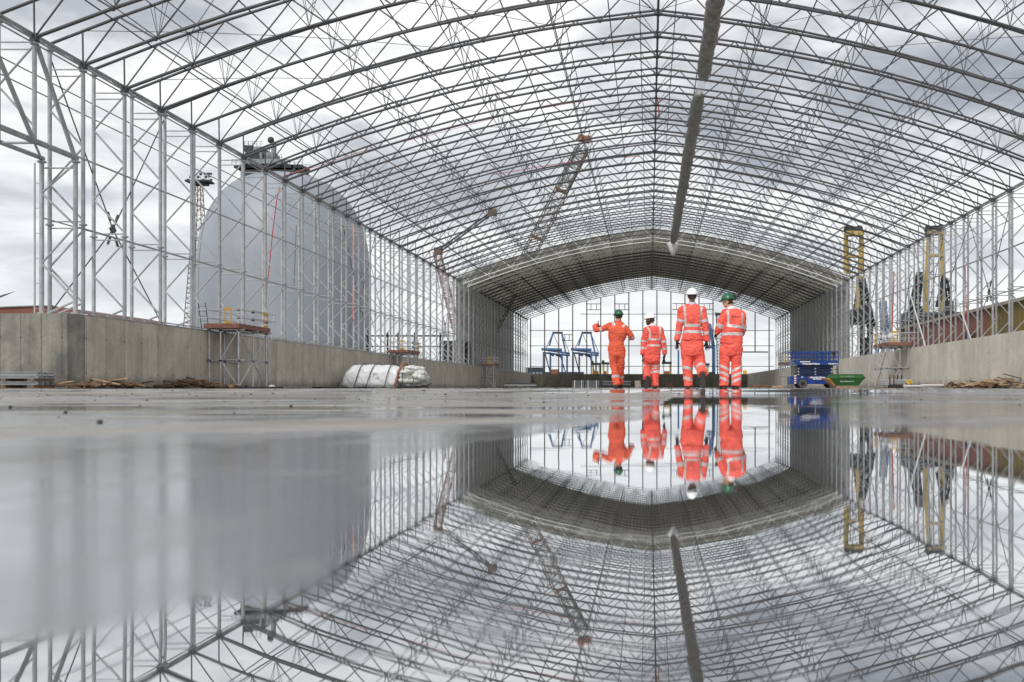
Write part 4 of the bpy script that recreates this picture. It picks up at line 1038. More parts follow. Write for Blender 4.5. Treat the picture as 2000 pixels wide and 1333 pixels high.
# ---------------------------------------------------------------- steel and timber on the floor
def plank(name, p, l, w, h, rz, ry, m_, label, group): 
    m = MB(); m.box((0, 0, 0), (l, w, h)); o = m.build(name, m_); o.location = p; o.rotation_euler = (0, ry, rz)
    bv = o.modifiers.new('b', 'BEVEL'); bv.width = 0.006; tag(o, label, 'plank', group); return o
def pile(x0, x1, d0, d1, hh, seed, nst, nb, lab, plab, grp, pale=0.35):
    random.seed(seed); m = MB()
    for k in range(nst):
        t = random.random(); X = x0+(x1-x0)*t; d = d0+(d1-d0)*t+random.uniform(-.5, .5)
        e = math.sin(math.pi*min(1, max(0, t)))**0.6; a = px(X, 757, d)
        m.cur = 1 if random.random() < pale else 0
        m.box((a.x, d, fz(d)+0.04+random.random()*hh*e*0.9), (random.uniform(.15, .9), random.uniform(.06, .22), random.uniform(.02, .07)), rz=random.uniform(-.9, .9), ry=random.uniform(-.35, .35))
    tag(m.build('timber_debris', [timber, timber_l]), lab, 'timber debris', kind='stuff')
    for k in range(nb):
        plabk = f'{ORD[k+1]} from the left, {plab}'; t = (k+0.5)/nb; X = x0+(x1-x0)*t; d = d0+(d1-d0)*t-0.2; a = px(X, 757, d)
        ry = random.uniform(-.30, .30); l = random.uniform(1.0, 2.2)
        plank('timber_plank', (a.x, d-0.2, fz(d)+0.10+abs(math.sin(ry))*l/2+random.random()*hh*0.25), l, 0.16, 0.05, random.uniform(-.3, .3), ry, timber_l if random.random() < pale else timber, plabk, grp)
pile(145, 262, 36.0, 40.0, 0.32, 1, 60, 6, 'heap of broken dark timber offcuts at the corner of the left wall', 'long plank lying on the timber heap at the wall corner', 'planks on the corner heap')
pile(325, 425, 43.0, 46.0, 0.42, 2, 70, 6, 'heap of broken timber just left of the nearest scaffold', 'long plank lying on the heap left of the nearest scaffold', 'planks on the heap by the scaffold')
pile(255, 330, 41.0, 43.0, 0.12, 21, 30, 2, 'thin scatter of timber between the two left heaps', 'flat plank between the two left timber heaps', 'planks between the heaps', 0.2)
pile(1905, 2015, 52.0, 46.0, 0.50, 3, 110, 9, 'heap of pale broken timber at the right edge by the wall', 'long pale plank on the heap at the right edge', 'planks on the right edge heap', 0.65)
pile(1850, 1925, 56.0, 52.0, 0.28, 4, 60, 5, 'lower heap of mixed broken timber along the right wall', 'brown plank on the lower right heap', 'planks on the lower right heap', 0.5)
pile(425, 480, 46.0, 46.5, 0.10, 6, 26, 0, 'small timber bits around the scaffold feet', '', '')
for i, (X, Y) in enumerate(((74, 752), (90, 748), (70, 755))):
    a = px(X+25, Y, 35.2); plank('timber_plank', (a.x, 35.2+i*0.15, a.z), 0.95, 0.14, 0.045, 0.05, -0.12 if i < 2 else 0, timber_l, ['upper', 'middle leaning', 'lowest flat'][i]+' pale new plank right of the stacked beams', 'pale planks by the stacked beams')
def beams(name, lab, x0, x1, y0, y1, d, n, mats_, depth=1.2):
    t_ = thing(name, lab, 'beam stack'); a, b_ = px(x0, y0, d), px(x1, y1, d); hh = (a.z-b_.z)/n
    for k in range(n):
        z = b_.z+hh*(k+0.5); mt_ = mats_[k % len(mats_)]
        if mt_ is timber or mt_ is black:
            for f in (0.04, 0.35, 0.65, 0.96):
                m = MB(); m.box((a.x+(b_.x-a.x)*f, d+depth/2, z), (0.12, depth, hh*0.96)); m.build('timber_bearer', mt_, t_)
        else:
            for j in range(4):
                m = MB(); yj = d+depth*(j+0.5)/4; l = b_.x-a.x; cx_ = (a.x+b_.x)/2+random.uniform(-.03, .03)
                m.box((cx_, yj, z), (l, 0.02, hh*0.9)); m.box((cx_, yj-0.05, z+hh*.42), (l, 0.12, 0.012)); m.box((cx_, yj-0.05, z-hh*.42), (l, 0.12, 0.012)); m.build('steel_beam', mt_, t_)
    return t_
random.seed(3)
beams('beam_stack', 'galvanised beams stacked on timber bearers in front of the stained wall at the left edge', -110, 70, 726.5, 758.5, 34.0, 5, [timber, steel, timber, steel, steel])
beams('beam_stack', 'flat stack of steel lengths on the far floor left of the end wall', 985, 1046, 748, 757.5, 95, 3, [black, steel, steel_n])
for X0, X1, lb in ((1118, 1141, 'left one of the two grey strapped steel bundles before the end wall'), (1143.5, 1170, 'right one of the two grey strapped steel bundles before the end wall')):
    t_ = thing('steel_bundle', lb, 'steel bundle'); d = 90; a, b_ = px(X0, 743.5, d), px(X1, 757.8, d)
    for k in range(5):
        m = MB(); z = b_.z+(a.z-b_.z)*(k+0.5)/5; m.box(((a.x+b_.x)/2, d+.4, z), (b_.x-a.x, 0.9, (a.z-b_.z)/5*0.85)); m.build('steel_length', steel_n, t_)
    m = MB()
    for f in (0.2, 0.8): m.box((a.x+(b_.x-a.x)*f, d+.4, (a.z+b_.z)/2), (0.04, 0.96, a.z-b_.z+0.02))
    m.build('band', white, t_)
m = MB()
for Y in (746.5, 751.5):
    for j in range(3): m.tube(px(1177, Y, 90)+Vector((0, j*.25, 0)), px(1232, Y, 90)+Vector((0, j*.25, 0)), 0.11, n=8)
tag(m.build('pipe_stack', steel_n), 'dark pipes lying behind the legs of the man with the raised arm', 'pipes')
m = MB(); bx(m, 1240, 744, 1251, 750, 88, 0.8); bx(m, 1240.5, 750.3, 1251.5, 757.5, 88, 0.8); tag(m.build('block_pallet', brickm), 'small stack of pale blocks left of the white helmeted man with the beard', 'blocks')
m = MB(); bx(m, 1301, 748, 1314, 756, 140, 0.6); tag(m.build('timber_crate', timber), 'low dark crate in front of the end wall between the middle workers', 'crate')
m = MB(); bx(m, 1466, 751, 1500, 754.5, 80, 0.9); bx(m, 1460, 755, 1510, 757.5, 80, 1); tag(m.build('timber_stack', timber), 'low stack of dark boards right of the rightmost worker', 'boards')
m = MB(); bx(m, 1508, 754, 1530, 757.5, 72, .8); tag(m.build('pale_board', timber_l), 'pale board lying flat left of the blue lift', 'board')
m = MB(); bx(m, 1058, 754, 1070, 757.5, 100, .8); bx(m, 1062, 751, 1066, 754, 100, .4); tag(m.build('scrap_heap', black), 'little dark scrap heap on the far floor left of the steel bundles', 'scrap')
m = MB(); bx(m, 380+90, 755.6, 549, 759.0, 46.0, .5); tag(m.build('dark_plank', black), 'long black plank on the floor under the nearest scaffold ladder', 'plank')
m = MB(); bx(m, 612, 755.8, 665, 758.5, 62, .5); tag(m.build('dark_plank', black), 'black plank on the floor left of the white bundle', 'plank')
m = MB(); m.ball(px(531, 755, 46.3), (0.14, 0.2, 0.07)); tag(m.build('crumpled_bag', white), 'crumpled white bag at the foot of the nearest ladder', 'bag')
t_ = thing('tube_rack', 'grey tubes stacked between dark upright stakes by the right wall', 'tube rack')
for Y in (743.5, 747.5, 751.5):
    for j in range(3): m = MB(); m.tube(px(1720, Y, 64)+Vector((0, j*.2, 0)), px(1780, Y, 64)+Vector((0, j*.2, 0)), 0.065, n=8); m.build('tube', steel, t_)
for X in (1738, 1746): m = MB(); m.tube(px(X, 757, 63.9), px(X, 733, 63.9), 0.05); m.build('stake', rust, t_)
for X in (1753, 1761): m = MB(); m.tube(px(X, 757, 64.8), px(X, 733, 64.8), 0.045); m.build('stake', black, t_)
m = MB(); bx(m, 1736, 751, 1762, 758, 64, .6); m.build('bearer', black, t_)
m = MB()
for X, Y in ((1772, 746), (1775, 749), (1780, 746.5), (1777, 743.5)): m.tube(px(X, Y, 63.6), px(X, Y, 64.2), 0.09, n=10)
m.build('yellow_cap', yellow, t_)
for i, (x0, x1, Y, lb) in enumerate(((1765, 1815, 752.5, 'long white sheet length on the floor right of the tube rack'), (1800, 1852, 751, 'second white length lying further right along the right wall'))):
    m = MB(); bx(m, x0, Y, x1, Y+2.5, 60-i, .4); bx(m, x0+2, Y+2.6, x1+4, Y+6.5, 60.2-i, .3); tag(m.build('white_length', [white]), lb, 'panel')
m = MB(); m.path([px(1849, 757, 55), px(1853, 750, 55), px(1860, 747, 55), px(1864, 752, 55), px(1858, 756, 55)], 0.04); tag(m.build('bent_pipe', black), 'bent black pipe end at the start of the right hand timber', 'pipe')
m = MB(); m.path([px(625, 766, 12.5), px(632, 765.4, 12.6), px(638, 767, 12.6), px(643, 767.6, 12.7)], 0.006); 
# ---------------------------------------------------------------- people
def limb(m, pts, rs, n=14):
    for i, (a, b) in enumerate(zip(pts, pts[1:])):
        m.tube(a, b, rs[i], rs[i+1], n=n); m.ball(a, rs[i]*0.99, 12, 8)
    m.ball(pts[-1], rs[-1]*0.9, 12, 8)
def flat_limb(m, pts, rs, n=14):              # ends cut clean, for sleeves and trouser hems
    for i, (a, b) in enumerate(zip(pts, pts[1:])):
        m.tube(a, b, rs[i], rs[i+1], n=n)
        if i: m.ball(a, rs[i]*0.99, 12, 8)
    m.ball(pts[0], rs[0], 12, 8)
def stack(m, secs, n=24):                     # secs: (x, y, z, half width, half depth)
    m.loft([[(x+w*(abs(math.cos(a))**0.85)*(1 if math.cos(a) > 0 else -1), y+d_*math.sin(a), z) for a in [2*math.pi*k/n for k in range(n)]] for x, y, z, w, d_ in secs])
def near(c, pts):                             # nearest point on a polyline: (distance, parameter in segments)
    best = (9, 0)
    for i, (a, b) in enumerate(zip(pts, pts[1:])):
        ab = b-a; t = max(0, min(1, (c-a).dot(ab)/max(1e-9, ab.length_squared))); q = (c-(a+ab*t)).length
        if q < best[0]: best = (q, i+t)
    return best
def folds(amp, f1, f2, seed):
    def fn(co, n):
        a = noise.noise(Vector((co.x*f1, co.y*f1, co.z*f1*0.8+seed))); b = noise.noise(Vector((co.x*f2+seed, co.y*f2, co.z*f2*1.6)))
        return amp*(1.1*a+0.55*b+0.5*(0.5-abs(b)))
    return fn
def hand(m, w, d, side, curl, spread=0.16, s=1.0, open_=False, thumb_up=None):
    """palm and five fingers; w wrist, d pointing direction, side = direction the thumb leaves to, curl bends towards -normal"""
    d = Vector(d).normalized(); sd = (Vector(side)-d*Vector(side).dot(d)).normalized(); nrm = d.cross(sd).normalized()
    pl = 0.10*s; m.ball(w+d*pl*0.5, (0.040*s, 0.018*s, 0.056*s), 12, 8, Matrix((sd, nrm, d)).transposed())
    m.tube(w-d*0.03, w+d*0.03, 0.028*s, 0.030*s, n=10)
    for k, ln in enumerate((0.070, 0.080, 0.074, 0.058)):
        o = (1.5-k)*0.0205*s; base = w+d*pl*0.88+sd*o; dr = (d+sd*(1.5-k)*spread).normalized(); p = base; cu = curl*(0.8+0.25*k)
        for j, f in enumerate((0.42, 0.33, 0.25)):
            dr = (dr+nrm*cu*(0.35+0.2*j)).normalized(); q_ = p+dr*ln*f*s; m.tube(p, q_, 0.0105*s*(1-0.12*j), 0.0098*s*(1-0.14*j), n=8); m.ball(q_, 0.0096*s*(1-0.14*j), 8, 6); p = q_
    td = (sd*0.8+d*0.7+nrm*0.25).normalized() if thumb_up is None else Vector(thumb_up).normalized()
    p = w+d*pl*0.25+sd*0.028*s
    for j, f in enumerate((0.035, 0.03, 0.024)): q_ = p+td*f*s; m.tube(p, q_, 0.0135*s, 0.012*s, n=8); m.ball(q_, 0.012*s, 8, 6); p = q_; td = (td+d*0.2).normalized()
def boot(par, ankle, toe, up, ln=0.30, sole=True):
    toe = Vector(toe).normalized(); up = Vector(up).normalized(); up = (up-toe*up.dot(toe)).normalized(); r = toe.cross(up)
    m = MB(); secs = []
    heel = ankle-toe*0.085-up*0.085
    for t, w, h in ((0, .030, .075), (0.03, .040, .10), (0.25, .043, .105), (0.45, .042, .085), (0.7, .050, .062), (0.9, .044, .052), (1.0, .022, .035)):
        c = heel+toe*ln*t; secs.append([c+r*w*math.cos(a)+up*(h/2+h/2*math.sin(a)) for a in [2*math.pi*k/14 for k in range(14)]])
    m.loft(secs); m.tube(ankle-up*0.02, ankle+up*0.13, 0.052, 0.062, n=14)
    o = m.build('boot', black, par, smooth=True)
    m = MB(); secs = []
    for z in (-0.014, 0.010):
        secs.append([heel+toe*ln*t+r*w*sg+up*z for t, w, sg in [(0, .026, 1), (.08, .042, 1), (.35, .040, 1), (.68, .053, 1), (.92, .044, 1), (1.01, .018, 1), (1.01, .018, -1), (.92, .044, -1), (.68, .053, -1), (.35, .040, -1), (.08, .042, -1), (0, .026, -1)]])
    m.loft(secs)
    for k in range(8):
        c = heel+toe*ln*(0.08+k*0.12)-up*0.017; wv = 0.036 if k != 3 else 0.02
        m.loft([[c+r*wv*a_+toe*b_+up*z for a_, b_ in ((1, .010), (1, -.010), (-1, -.010), (-1, .010))] for z in (-0.006, 0.004)])
    m.build('sole', mat('boot_sole', (0.05, 0.045, 0.045), 0.8, 0, 0.2, 30), o)
def person(label, ox, oy, s, d, sp):
    base = px(ox+sp['foot'][0]/s, 761, d); base.z = fz(d)
    def P(cx, cy, dy=0.0): v = px(ox+cx/s, oy+cy/s, d)-base; v.y = dy; return v
    um = 1.0/(s*F/d)                                # metres per crop unit
    B = MB()
    yaw = R(sp['yaw']); fw = Vector((-math.sin(yaw), math.cos(yaw), 0)); rt = Vector((math.cos(yaw), math.sin(yaw), 0)); upv = Vector((0, 0, 1))
    tilt = sp.get('tilt', 0); fw = (fw-upv*tilt).normalized(); upv = rt.cross(fw).normalized()
    Rm = Matrix((rt, fw, upv)).transposed()
    hc = P(*sp['head']); 
    def H(a, b, c): return hc+rt*a+fw*b+upv*c
    B.ball(H(0, -0.005, 0.03), (0.076, 0.096, 0.098), 20, 14, Rm)
    B.ball(H(0, 0.035, -0.045), (0.056, 0.062, 0.070), 16, 10, Rm); B.ball(H(0, 0.075, -0.088), (0.028, 0.026, 0.024), 12, 8, Rm)
    B.loft([[H(a*0.012, 0.088, 0.012), H(0, 0.094, 0.012), H(-a*0.012, 0.088, 0.012), H(0, 0.07, 0.012)] for a in (1,)]+[[H(0.018, 0.088, -0.034), H(0, 0.124, -0.030), H(-0.018, 0.088, -0.034), H(0, 0.07, -0.034)]])
    B.ball(H(0, 0.112, -0.030), 0.012, 8, 6); B.ball(H(0, 0.092, -0.058), (0.024, 0.012, 0.012), 10, 6, Rm)
    for e in (-1, 1): B.ball(H(e*0.077, -0.006, -0.012), (0.011, 0.022, 0.034), 10, 8, Rm); B.ball(H(e*0.032, 0.074, 0.022), (0.024, 0.018, 0.012), 8, 6, Rm)
    nk = P(*sp['neck']); B.tube(nk+Vector((0, 0.0, -0.06)), hc+Vector((0, 0, -0.02))-fw*0.025, 0.060, 0.054, n=16)
    T = sp['torso']; B_t = [(P(x0, y_).x/2+P(x1, y_).x/2, dy, P(0, y_).z, (x1-x0)*um/2*0.78, dp*0.75) for x0, x1, y_, dy, dp in T]
    stack(B, B_t)
    for A in sp['arms']:
        pts = [P(*q_) for q_ in A['p']]; limb(B, pts, [r*0.62 for r in A['r']])
        if 'hand' in A: B.tube(pts[-1], pts[-1]+Vector(A['hand'][0]).normalized()*0.03, 0.026, n=10)
    for Lg in sp['legs']: pts = [P(*q_) for q_ in Lg['p']]; limb(B, pts, [r*0.62 for r in Lg['r']])
    body = B.build('person', sp['skin'], None, loc=base); remesh(body, 0.010, 2); tag(body, label, 'person')
    # eyes and brows
    for e in (-1, 1):
        m = MB(); m.ball(H(e*0.032, 0.088, 0.006), (0.012, 0.008, 0.007), 8, 6, Rm); m.build('eye', white, body, smooth=True)
    m = MB()
    for zc, rr in ((0.0, 0.0), ):
        secs = []
        for j in range(7):
            z = -0.055+j*0.025; k_ = math.sqrt(max(0.05, 1-((z-0.03)/0.125)**2))
            secs.append([H(0.083*k_*math.cos(a), -0.012+0.100*k_*math.sin(a), z) for a in [math.pi*(1.0+k/12) for k in range(13)]]+[H(0.06*k_*math.cos(a), -0.012+0.05*k_*math.sin(a), z) for a in [math.pi*(2.0-k/12) for k in range(13)]])
        m.loft(secs)
    m.build('hair', sp.get('hairm', hairm), body, smooth=True)
    if sp.get('beard'):
        m = MB(); m.ball(H(0, 0.062, -0.085), (0.050, 0.045, 0.040), 14, 8, Rm); m.ball(H(0, 0.1, -0.048), (0.026, 0.014, 0.008), 10, 6, Rm)
        for e in (-1, 1): m.ball(H(e*0.050, 0.028, -0.060), (0.014, 0.040, 0.036), 10, 6, Rm)
        m.build('beard', hairm, body, smooth=True)
    # helmet
    m = MB(); secs = []
    for j in range(9):
        f = j/8; z = 0.035+0.128*math.sin(f*math.pi/2); k_ = math.cos(f*math.pi/2*0.97); fl = 1.05-0.05*min(1, f*4)
        secs.append([H(0.108*k_*fl*math.cos(a), -0.004+0.134*k_*fl*math.sin(a), z-(0.012*max(0, -math.sin(a)) if j == 0 else 0)) for a in [2*math.pi*k/28 for k in range(28)]])
    m.loft(secs); hm = m.build('hard_hat', sp['hat'], body, smooth=True)
    m = MB(); rng = []
    for z in (0.030, 0.042):
        rng.append([H(0.118*math.cos(a), -0.004+(0.140 if math.sin(a) < 0 else 0.140+0.055*math.sin(a)**2)*math.sin(a), z-0.012*max(0, math.sin(a))**2) for a in [2*math.pi*k/28 for k in range(28)]])
    m.loft(rng); m.build('brim', sp['hat'], hm, smooth=False)
    m = MB(); m.tube(H(0, -0.02, 0.158), H(0, 0.05, 0.155), 0.010, n=8)
    m.tube(H(0, -0.12, 0.075), H(0, -0.02, 0.163), 0.009, n=8); m.build('crest', sp['hat'], hm, smooth=True)
    m = MB(); m.tube(H(-0.088, -0.03, 0.026), H(-0.05, -0.105, -0.030), 0.008, n=6); m.tube(H(0.088, -0.03, 0.026), H(0.05, -0.105, -0.030), 0.008, n=6); m.tube(H(-0.05, -0.105, -0.03), H(0.05, -0.105, -0.03), 0.010, n=6); m.build('harness', fitting, hm)
    if sp.get('muffs'):
        for e, dz in ((1, 0.10), (1, 0.065)):
            m = MB(); c = H(0.035+0.04*(dz < .08), -0.115, dz+0.01); m.tube(c-fw*0.03, c+fw*0.02, 0.040, 0.034, n=14); m.build('ear_defender', fitting, hm)
        m = MB(); c = H(0.05, -0.15, 0.10); m.tube(c, c-fw*0.01, 0.034, n=14); m.build('muff_trim', mat('dark_red_plastic', (0.25, 0.02, 0.02), 0.5), hm)
        m = MB(); m.path([H(-0.04, -0.11, -0.02), H(0.06, -0.12, -0.012), H(0.085, -0.03, 0.0)], 0.016, 8); m.build('head_band', white, hm)
    # collar
    m = MB(); cz = P(*sp['collar']); secs = []
    for z, w in ((-0.045, 0.092), (0.0, 0.078), (0.028, 0.072)): secs.append([cz+Vector((w*math.cos(a), 0.01+w*math.sin(a), z)) for a in [2*math.pi*k/20 for k in range(20)]])
    m.loft(secs); m.build('shirt_collar', sp['collarm'], body, smooth=True)
    # upper garment
    fab = sp['fab']; m = MB()
    stack(m, [(P(x0, y_).x/2+P(x1, y_).x/2, dy, P(0, y_).z, (x1-x0)*um/2, dp) for x0, x1, y_, dy, dp in T])
    for A in sp['arms']: flat_limb(m, [P(*q_) for q_ in A['p']], A['r'])
    shl = [P(*A['p'][0]) for A in sp['arms']]
    for q_, A in zip(shl, sp['arms']): m.tube(q_, cz+Vector((0, 0, -0.075)), A['r'][0]*0.92, 0.085, n=14)
    if sp.get('one'):
        for Lg in sp['legs']: flat_limb(m, [P(*q_) for q_ in Lg['p']], Lg['r'])
    nm = 'coverall' if sp.get('one') else 'jacket'
    g1 = m.build(nm, [fab, reflm], body); remesh(g1, 0.011, 2, folds(sp.get('fold', 0.017), 7, 19, sp['seed']))
    armpts = [[P(*q_) for q_ in A['p']] for A in sp['arms']]; legpts = [[P(*q_) for q_ in Lg['p']] for Lg in sp['legs']]
    def hitbands(bands, t): return any(a <= t <= b for a, b in bands)
    idx = []
    for f in g1.data.polygons:
        c = Vector(f.center); mi = 0; onarm = False
        for A, pts in zip(sp['arms'], armpts):
            dist, t = near(c, pts); i = min(int(t), len(pts)-2); rr = A['r'][i]+(A['r'][i+1]-A['r'][i])*(t-i)
            if dist < rr*1.3 and t > 0.3: onarm = True; mi = 1 if hitbands(A['b'], t) else 0
        if not onarm:
            for (x0, y0, x1, y1, hw) in sp['bands']:
                a, b = P(x0, y0), P(x1, y1); ab = Vector((b.x-a.x, 0, b.z-a.z)); cc = Vector((c.x-a.x, 0, c.z-a.z))
                t = cc.dot(ab)/ab.length_squared
                if -0.02 <= t <= 1.02 and (cc-ab*t).length < hw*um: mi = 1
        if sp.get('one') and not onarm:
            for Lg, pts in zip(sp['legs'], legpts):
                dist, t = near(c, pts); 
                if dist < 0.16 and t > 0.5 and hitbands(Lg['b'], t) and dist < Lg['r'][-1]*1.5: mi = 1
        idx.append(mi)
    g1.data.polygons.foreach_set('material_index', idx)
    # trousers
    if not sp.get('one'):
        m = MB(); Hp = sp['hips']; stack(m, [(P(x0, y_).x/2+P(x1, y_).x/2, dy, P(0, y_).z, (x1-x0)*um/2, dp) for x0, x1, y_, dy, dp in Hp])
        for Lg, pts in zip(sp['legs'], legpts): flat_limb(m, pts, Lg['r'])
        g2 = m.build('trousers', [fab, reflm], body); remesh(g2, 0.011, 2, folds(0.019, 6.5, 18, sp['seed']+5)); idx = []
        for f in g2.data.polygons:
            c = Vector(f.center); mi = 0
            rs_ = sorted([(near(c, pts), k) for k, pts in enumerate(legpts)], key=lambda v: v[0][0])
            (dist, t), k = rs_[0]; Lg = sp['legs'][k]; ax = near(c, legpts[k]); i = min(int(t), len(legpts[k])-2)
            slope = (c.x-(legpts[k][i].lerp(legpts[k][i+1], t-i)).x)*Lg.get('sl', 0)
            if t > 0.4 and hitbands(Lg['b'], t+slope): mi = 1
            idx.append(mi)
        g2.data.polygons.foreach_set('material_index', idx)
    for A in sp['arms']:
        if 'hand' not in A: continue
        w = P(*A['p'][-1]); hd = A['hand']; m = MB(); hand(m, w+Vector(hd[0]).normalized()*0.015, hd[0], hd[1], hd[2], hd[3], 1.0, thumb_up=hd[4] if len(hd) > 4 else None)
        gv = m.build('glove', glovem, body); remesh(gv, 0.004, 1)
    for bt in sp['boots']: boot(body, P(*bt[0]), bt[1], bt[2])
    if sp.get('logo'):
        bv = BVHTree.FromPolygons([v.co for v in g1.data.vertices], [tuple(p.vertices) for p in g1.data.polygons]); m = MB(); x0, y0, x1, y1 = sp['logo']; random.seed(31)
        def dash(ax, ay, bx_, by, w=3.2):
            a, b = P(ax, ay, -1), P(bx_, by, -1); mid = (a+b)/2; hit = bv.ray_cast(Vector((mid.x, -1, mid.z)), Vector((0, 1, 0)))
            if hit[0] is None: return
            Y = hit[0].y-0.004; v = (b-a); pp = Vector((-v.z, 0, v.x)).normalized()*w*um/2
            q_ = [Vector((p_.x, Y, p_.z)) for p_ in (a-pp, b-pp, b+pp, a+pp)]; m.loft([q_, [z_+Vector((0, -.002, 0)) for z_ in q_]])
        W_ = x1-x0; h = y1-y0
        dash(x0, y1+4, x0+W_*0.10, y0-6, 6); dash(x0+W_*.10, y0-6, x0+W_*.16, y1-8, 5); dash(x0+2, y1+2, x0+W_*.13, y1-2, 5)
        for k in range(6):
            a = x0+W_*(0.24+0.125*k); dash(a, y1-(h*.1), a, y0+h*(.3 if k not in (1,) else 0), 3.4); dash(a, y1-2, a+W_*.075, y1-2-(k % 2)*h*.4, 3.2)
            if k % 2: dash(a+W_*.08, y1, a+W_*.08, y0+h*.35, 3.2)
        m.build('back_logo', fitting, g1)
    return body
# tallest, third from the left
person('tallest person in orange hi vis suit and white hard hat, right foot lifted', 1300, 555, 6.2, 18.1, dict(
    foot=(300, 1275), yaw=2, head=(320, 150), neck=(320, 215), collar=(320, 235), skin=skin_d, hat=helm_w, collarm=shirt, fab=hivis, seed=1,
    torso=[(238, 402, 262, 0.0, .10), (205, 440, 300, 0.0, .135), (208, 442, 350, 0.0, .150), (222, 430, 430, 0.0, .150), (225, 425, 520, 0, .140), (212, 432, 580, 0, .145), (200, 442, 630, 0, .150), (190, 452, 664, 0, .155), (186, 456, 680, 0, .155)],
    arms=[dict(p=[(205, 320), (172, 480, .02), (140, 684, .03)], r=[.088, .072, .050], b=[(.66, .88), (1.46, 1.64)], hand=((0.02, 0.05, -1), (0.7, 0.7, 0), -0.35, .10)),
          dict(p=[(440, 320), (474, 480, .02), (495, 690, .03)], r=[.088, .072, .050], b=[(.66, .88), (1.46, 1.64)], hand=((0.08, 0.0, -1), (-0.7, 0.7, 0), 0.22, .22))],
    bands=[(200, 507, 445, 507, 16), (190, 583, 455, 583, 17), (228, 268, 236, 500, 14), (432, 280, 420, 500, 14)],
    hips=[(192, 450, 660, 0, .135), (190, 450, 720, 0, .15), (192, 450, 800, 0, .15), (205, 440, 870, 0, .13)],
    legs=[dict(p=[(255, 740), (265, 950, .03), (278, 1240, 0)], r=[.125, .108, .088], b=[(1.19, 1.32), (1.64, 1.76)], sl=-0.6),
          dict(p=[(385, 740), (405, 945, .05), (438, 1098, -0.36)], r=[.125, .112, .086], b=[(.93, 1.10), (1.44, 1.60)], sl=0.35)],
    boots=[((275, 1235, 0), (0, 1, 0), (0, 0, 1)), ((436, 1118, -.38), (0.05, 0.18, -1), (0, -1, -0.15)) if False else ((436, 1120, -.36), (-0.02, 0.12, -1), (0, 1, 0.12))]))
person('rightmost person in orange hi vis suit, green hard hat with ear defenders, face turned left', 1385, 560, 6.344, 18.1, dict(
    foot=(262, 1280), yaw=72, tilt=0.12, head=(235, 185), neck=(268, 245), collar=(270, 262), skin=skin, hat=helm_g, collarm=white, fab=hivis, seed=2, muffs=True, beard=False,
    torso=[(215, 335, 280, 0, .10), (180, 400, 315, 0, .135), (185, 425, 360, 0, .150), (200, 430, 440, 0, .16), (175, 428, 520, 0, .16), (150, 420, 590, 0, .165), (140, 418, 650, 0, .165), (135, 415, 700, 0, .165), (180, 412, 716, 0, .16)],
    arms=[dict(p=[(205, 335), (140, 490, .06), (98, 575, .16)], r=[.090, .078, .055], b=[(.80, 1.08)], hand=((-0.2, 0.7, -0.5), (0, 0, 1), 0.6, .06)),
          dict(p=[(400, 345), (422, 500, .04), (418, 590, .24)], r=[.085, .072, .052], b=[(.93, 1.1)], hand=((-0.2, 1, 0.1), (-1, 0, 0.3), 0.5, .06))],
    bands=[(215, 488, 430, 512, 17), (140, 592, 420, 590, 18), (222, 290, 232, 400, 13), (232, 400, 228, 490, 13), (404, 335, 412, 500, 12)],
    hips=[(145, 410, 690, 0, .14), (142, 408, 760, 0, .155), (150, 405, 830, 0, .14), (160, 395, 860, 0, .12)],
    legs=[dict(p=[(205, 770), (190, 960, .03), (182, 1235, 0)], r=[.120, .100, .092], b=[(1.12, 1.24), (1.39, 1.51), (1.64, 1.76)], sl=-1.0),
          dict(p=[(340, 770), (340, 960, .03), (332, 1238, -0.02)], r=[.120, .102, .094], b=[(1.18, 1.30), (1.44, 1.56), (1.68, 1.80)], sl=1.0)],
    logo=(272, 372, 368, 388),
    boots=[((170, 1238, 0), (-0.55, 1, 0), (0, 0, 1)), ((322, 1240, -0.02), (-0.35, 1, 0), (0, 0, 1))]))
person('bearded person in orange hi vis suit and white hard hat, second from left', 1235, 600, 7.844, 22.5, dict(
    foot=(330, 1255), yaw=70, tilt=0.1, head=(272, 195), neck=(305, 250), collar=(308, 272), skin=skin_d, hat=helm_w, collarm=white, fab=hivis, seed=3, beard=True,
    torso=[(250, 385, 290, 0, .10), (210, 430, 325, 0, .135), (222, 440, 380, 0, .15), (232, 440, 460, 0, .15), (232, 438, 560, 0, .15), (212, 436, 640, 0, .155), (195, 432, 705, 0, .16), (205, 430, 730, 0, .155)],
    arms=[dict(p=[(225, 350), (180, 520, .02), (160, 730, .0)], r=[.088, .078, .060], b=[(.93, 1.1), (1.46, 1.62)], hand=((0.12, 0.1, -1), (0.5, 0.8, 0), -0.5, .05)),
          dict(p=[(420, 350), (475, 520, .02), (496, 732, .03)], r=[.086, .072, .058], b=[(.96, 1.14), (1.48, 1.64)], hand=((-0.15, 0.2, -1), (-0.5, 0.8, 0), 0.5, .05))],
    bands=[(225, 503, 445, 503, 14), (215, 592, 445, 592, 16), (228, 305, 272, 385, 13), (272, 385, 262, 500, 14), (424, 305, 424, 500, 12)],
    hips=[(190, 425, 700, 0, .14), (182, 425, 770, 0, .15), (180, 425, 830, 0, .14), (190, 420, 860, 0, .12)],
    legs=[dict(p=[(240, 780), (218, 910, .08), (222, 1095, -0.28)], r=[.120, .098, .080], b=[(.62, .80), (.95, 1.12)], sl=1.0),
          dict(p=[(362, 780), (355, 930, .04), (352, 1215, 0)], r=[.112, .100, .084], b=[(.66, .82), (.98, 1.08), (1.18, 1.30)], sl=0.3)],
    logo=(300, 416, 392, 432),
    boots=[((232, 1110, -.28), (-0.25, 0.2, -1), (-0.1, 1, 0.1)), ((345, 1218, 0), (-0.1, 1, 0), (0, 0, 1))]))
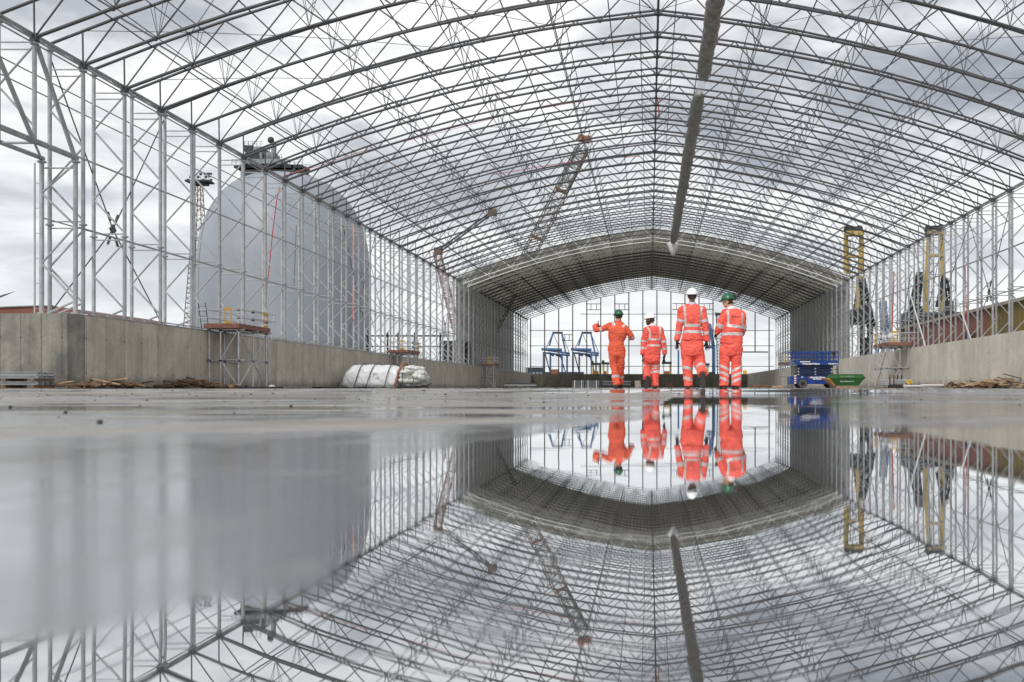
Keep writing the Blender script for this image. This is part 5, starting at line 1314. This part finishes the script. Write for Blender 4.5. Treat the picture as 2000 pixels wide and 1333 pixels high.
person('leftmost person in orange coverall and green hard hat, left arm raised', 1130, 590, 7.408, 22.2, dict(
    foot=(550, 1260), yaw=22, tilt=0.05, head=(578, 208), neck=(580, 262), collar=(580, 285), skin=skin, hat=helm_g, collarm=coverall, fab=coverall, seed=4, one=True, fold=0.022, hairm=hairm,
    torso=[(520, 640, 300, 0, .09), (455, 695, 340, 0, .12), (418, 700, 390, 0, .14), (425, 697, 450, 0, .145), (432, 690, 510, 0, .14), (442, 665, 560, 0, .13), (446, 655, 585, 0, .128), (428, 668, 640, 0, .15), (424, 672, 700, 0, .16), (432, 662, 760, 0, .15), (450, 655, 800, 0, .12)],
    arms=[dict(p=[(465, 350), (335, 400, .04), (255, 405, .06), (225, 345, .14), (262, 318, .24)], r=[.080, .064, .058, .048, .045], b=[(.93, 1.28)], hand=((0.35, 0.5, -0.35), (0, 0.0, 1), 0.9, .04, (-0.15, 0.1, 1))),
          dict(p=[(672, 375), (750, 480, .03), (778, 512, .10), (740, 520, .30)], r=[.080, .060, .055, .045], b=[(1.2, 1.9)], hand=((-0.3, 1, 0.2), (-.5, 0, .8), 0.5, .05))],
    bands=[(498, 295, 520, 345, 20), (672, 325, 642, 368, 17)],
    legs=[dict(p=[(500, 770), (515, 920, .02), (556, 1205, -0.03)], r=[.118, .098, .082], b=[(1.50, 1.62)]),
          dict(p=[(605, 770), (612, 930, .06), (600, 1175, 0.22)], r=[.112, .090, .072], b=[(1.55, 1.67)])],
    boots=[((548, 1208, -0.03), (-0.1, 1, 0), (0, 0, 1)), ((600, 1185, 0.25), (0.1, 1, 0), (0, 0, 1))]))

# grit and stones
random.seed(77); m = MB()
for k in range(900):
    P = VY+math.exp(random.uniform(math.log(1.2), math.log(60))); d = F*CZ/(P-VY)*random.uniform(0.9, 1.1)
    if d > 100: continue
    X = random.uniform(-60, 2060)
    if wetness((X-VX)/F*d, d) > 0.6 and random.random() < 0.93: continue
    r = random.uniform(0.6, 2.0)/F*d*random.uniform(0.5, 1.3); r = min(r, 0.03+0.015*random.random(), )
    c = Vector(((X-VX)/F*d, d, fz(d)+r*0.3)); i = len(m.v)
    m.ball(c, (r*random.uniform(.7, 1.5), r, r*random.uniform(.4, .8)), 6, 4)
tag(m.build('grit', mat('grit', (0.06, 0.055, 0.05), 0.9)), 'scattered dark grit and small stones on the wet floor', 'grit', kind='stuff')
m = MB()
for (X, P, r) in ((195, 828, 6), (128, 808, 4), (568, 795, 3), (20, 797, 3.5), (1062, 788, 2.5), (490, 771, 2), (1312, 764.5, 2)):
    d = F*CZ/(P-VY); rr = r/F*d; m.ball(((X-VX)/F*d, d, fz(d)+rr*0.6), (rr, rr, rr*.8), 8, 6)
tag(m.build('pebbles', mat('grit', (0.06, 0.055, 0.05), 0.9)), 'few dark pebbles on the near wet floor', 'pebbles', kind='stuff')
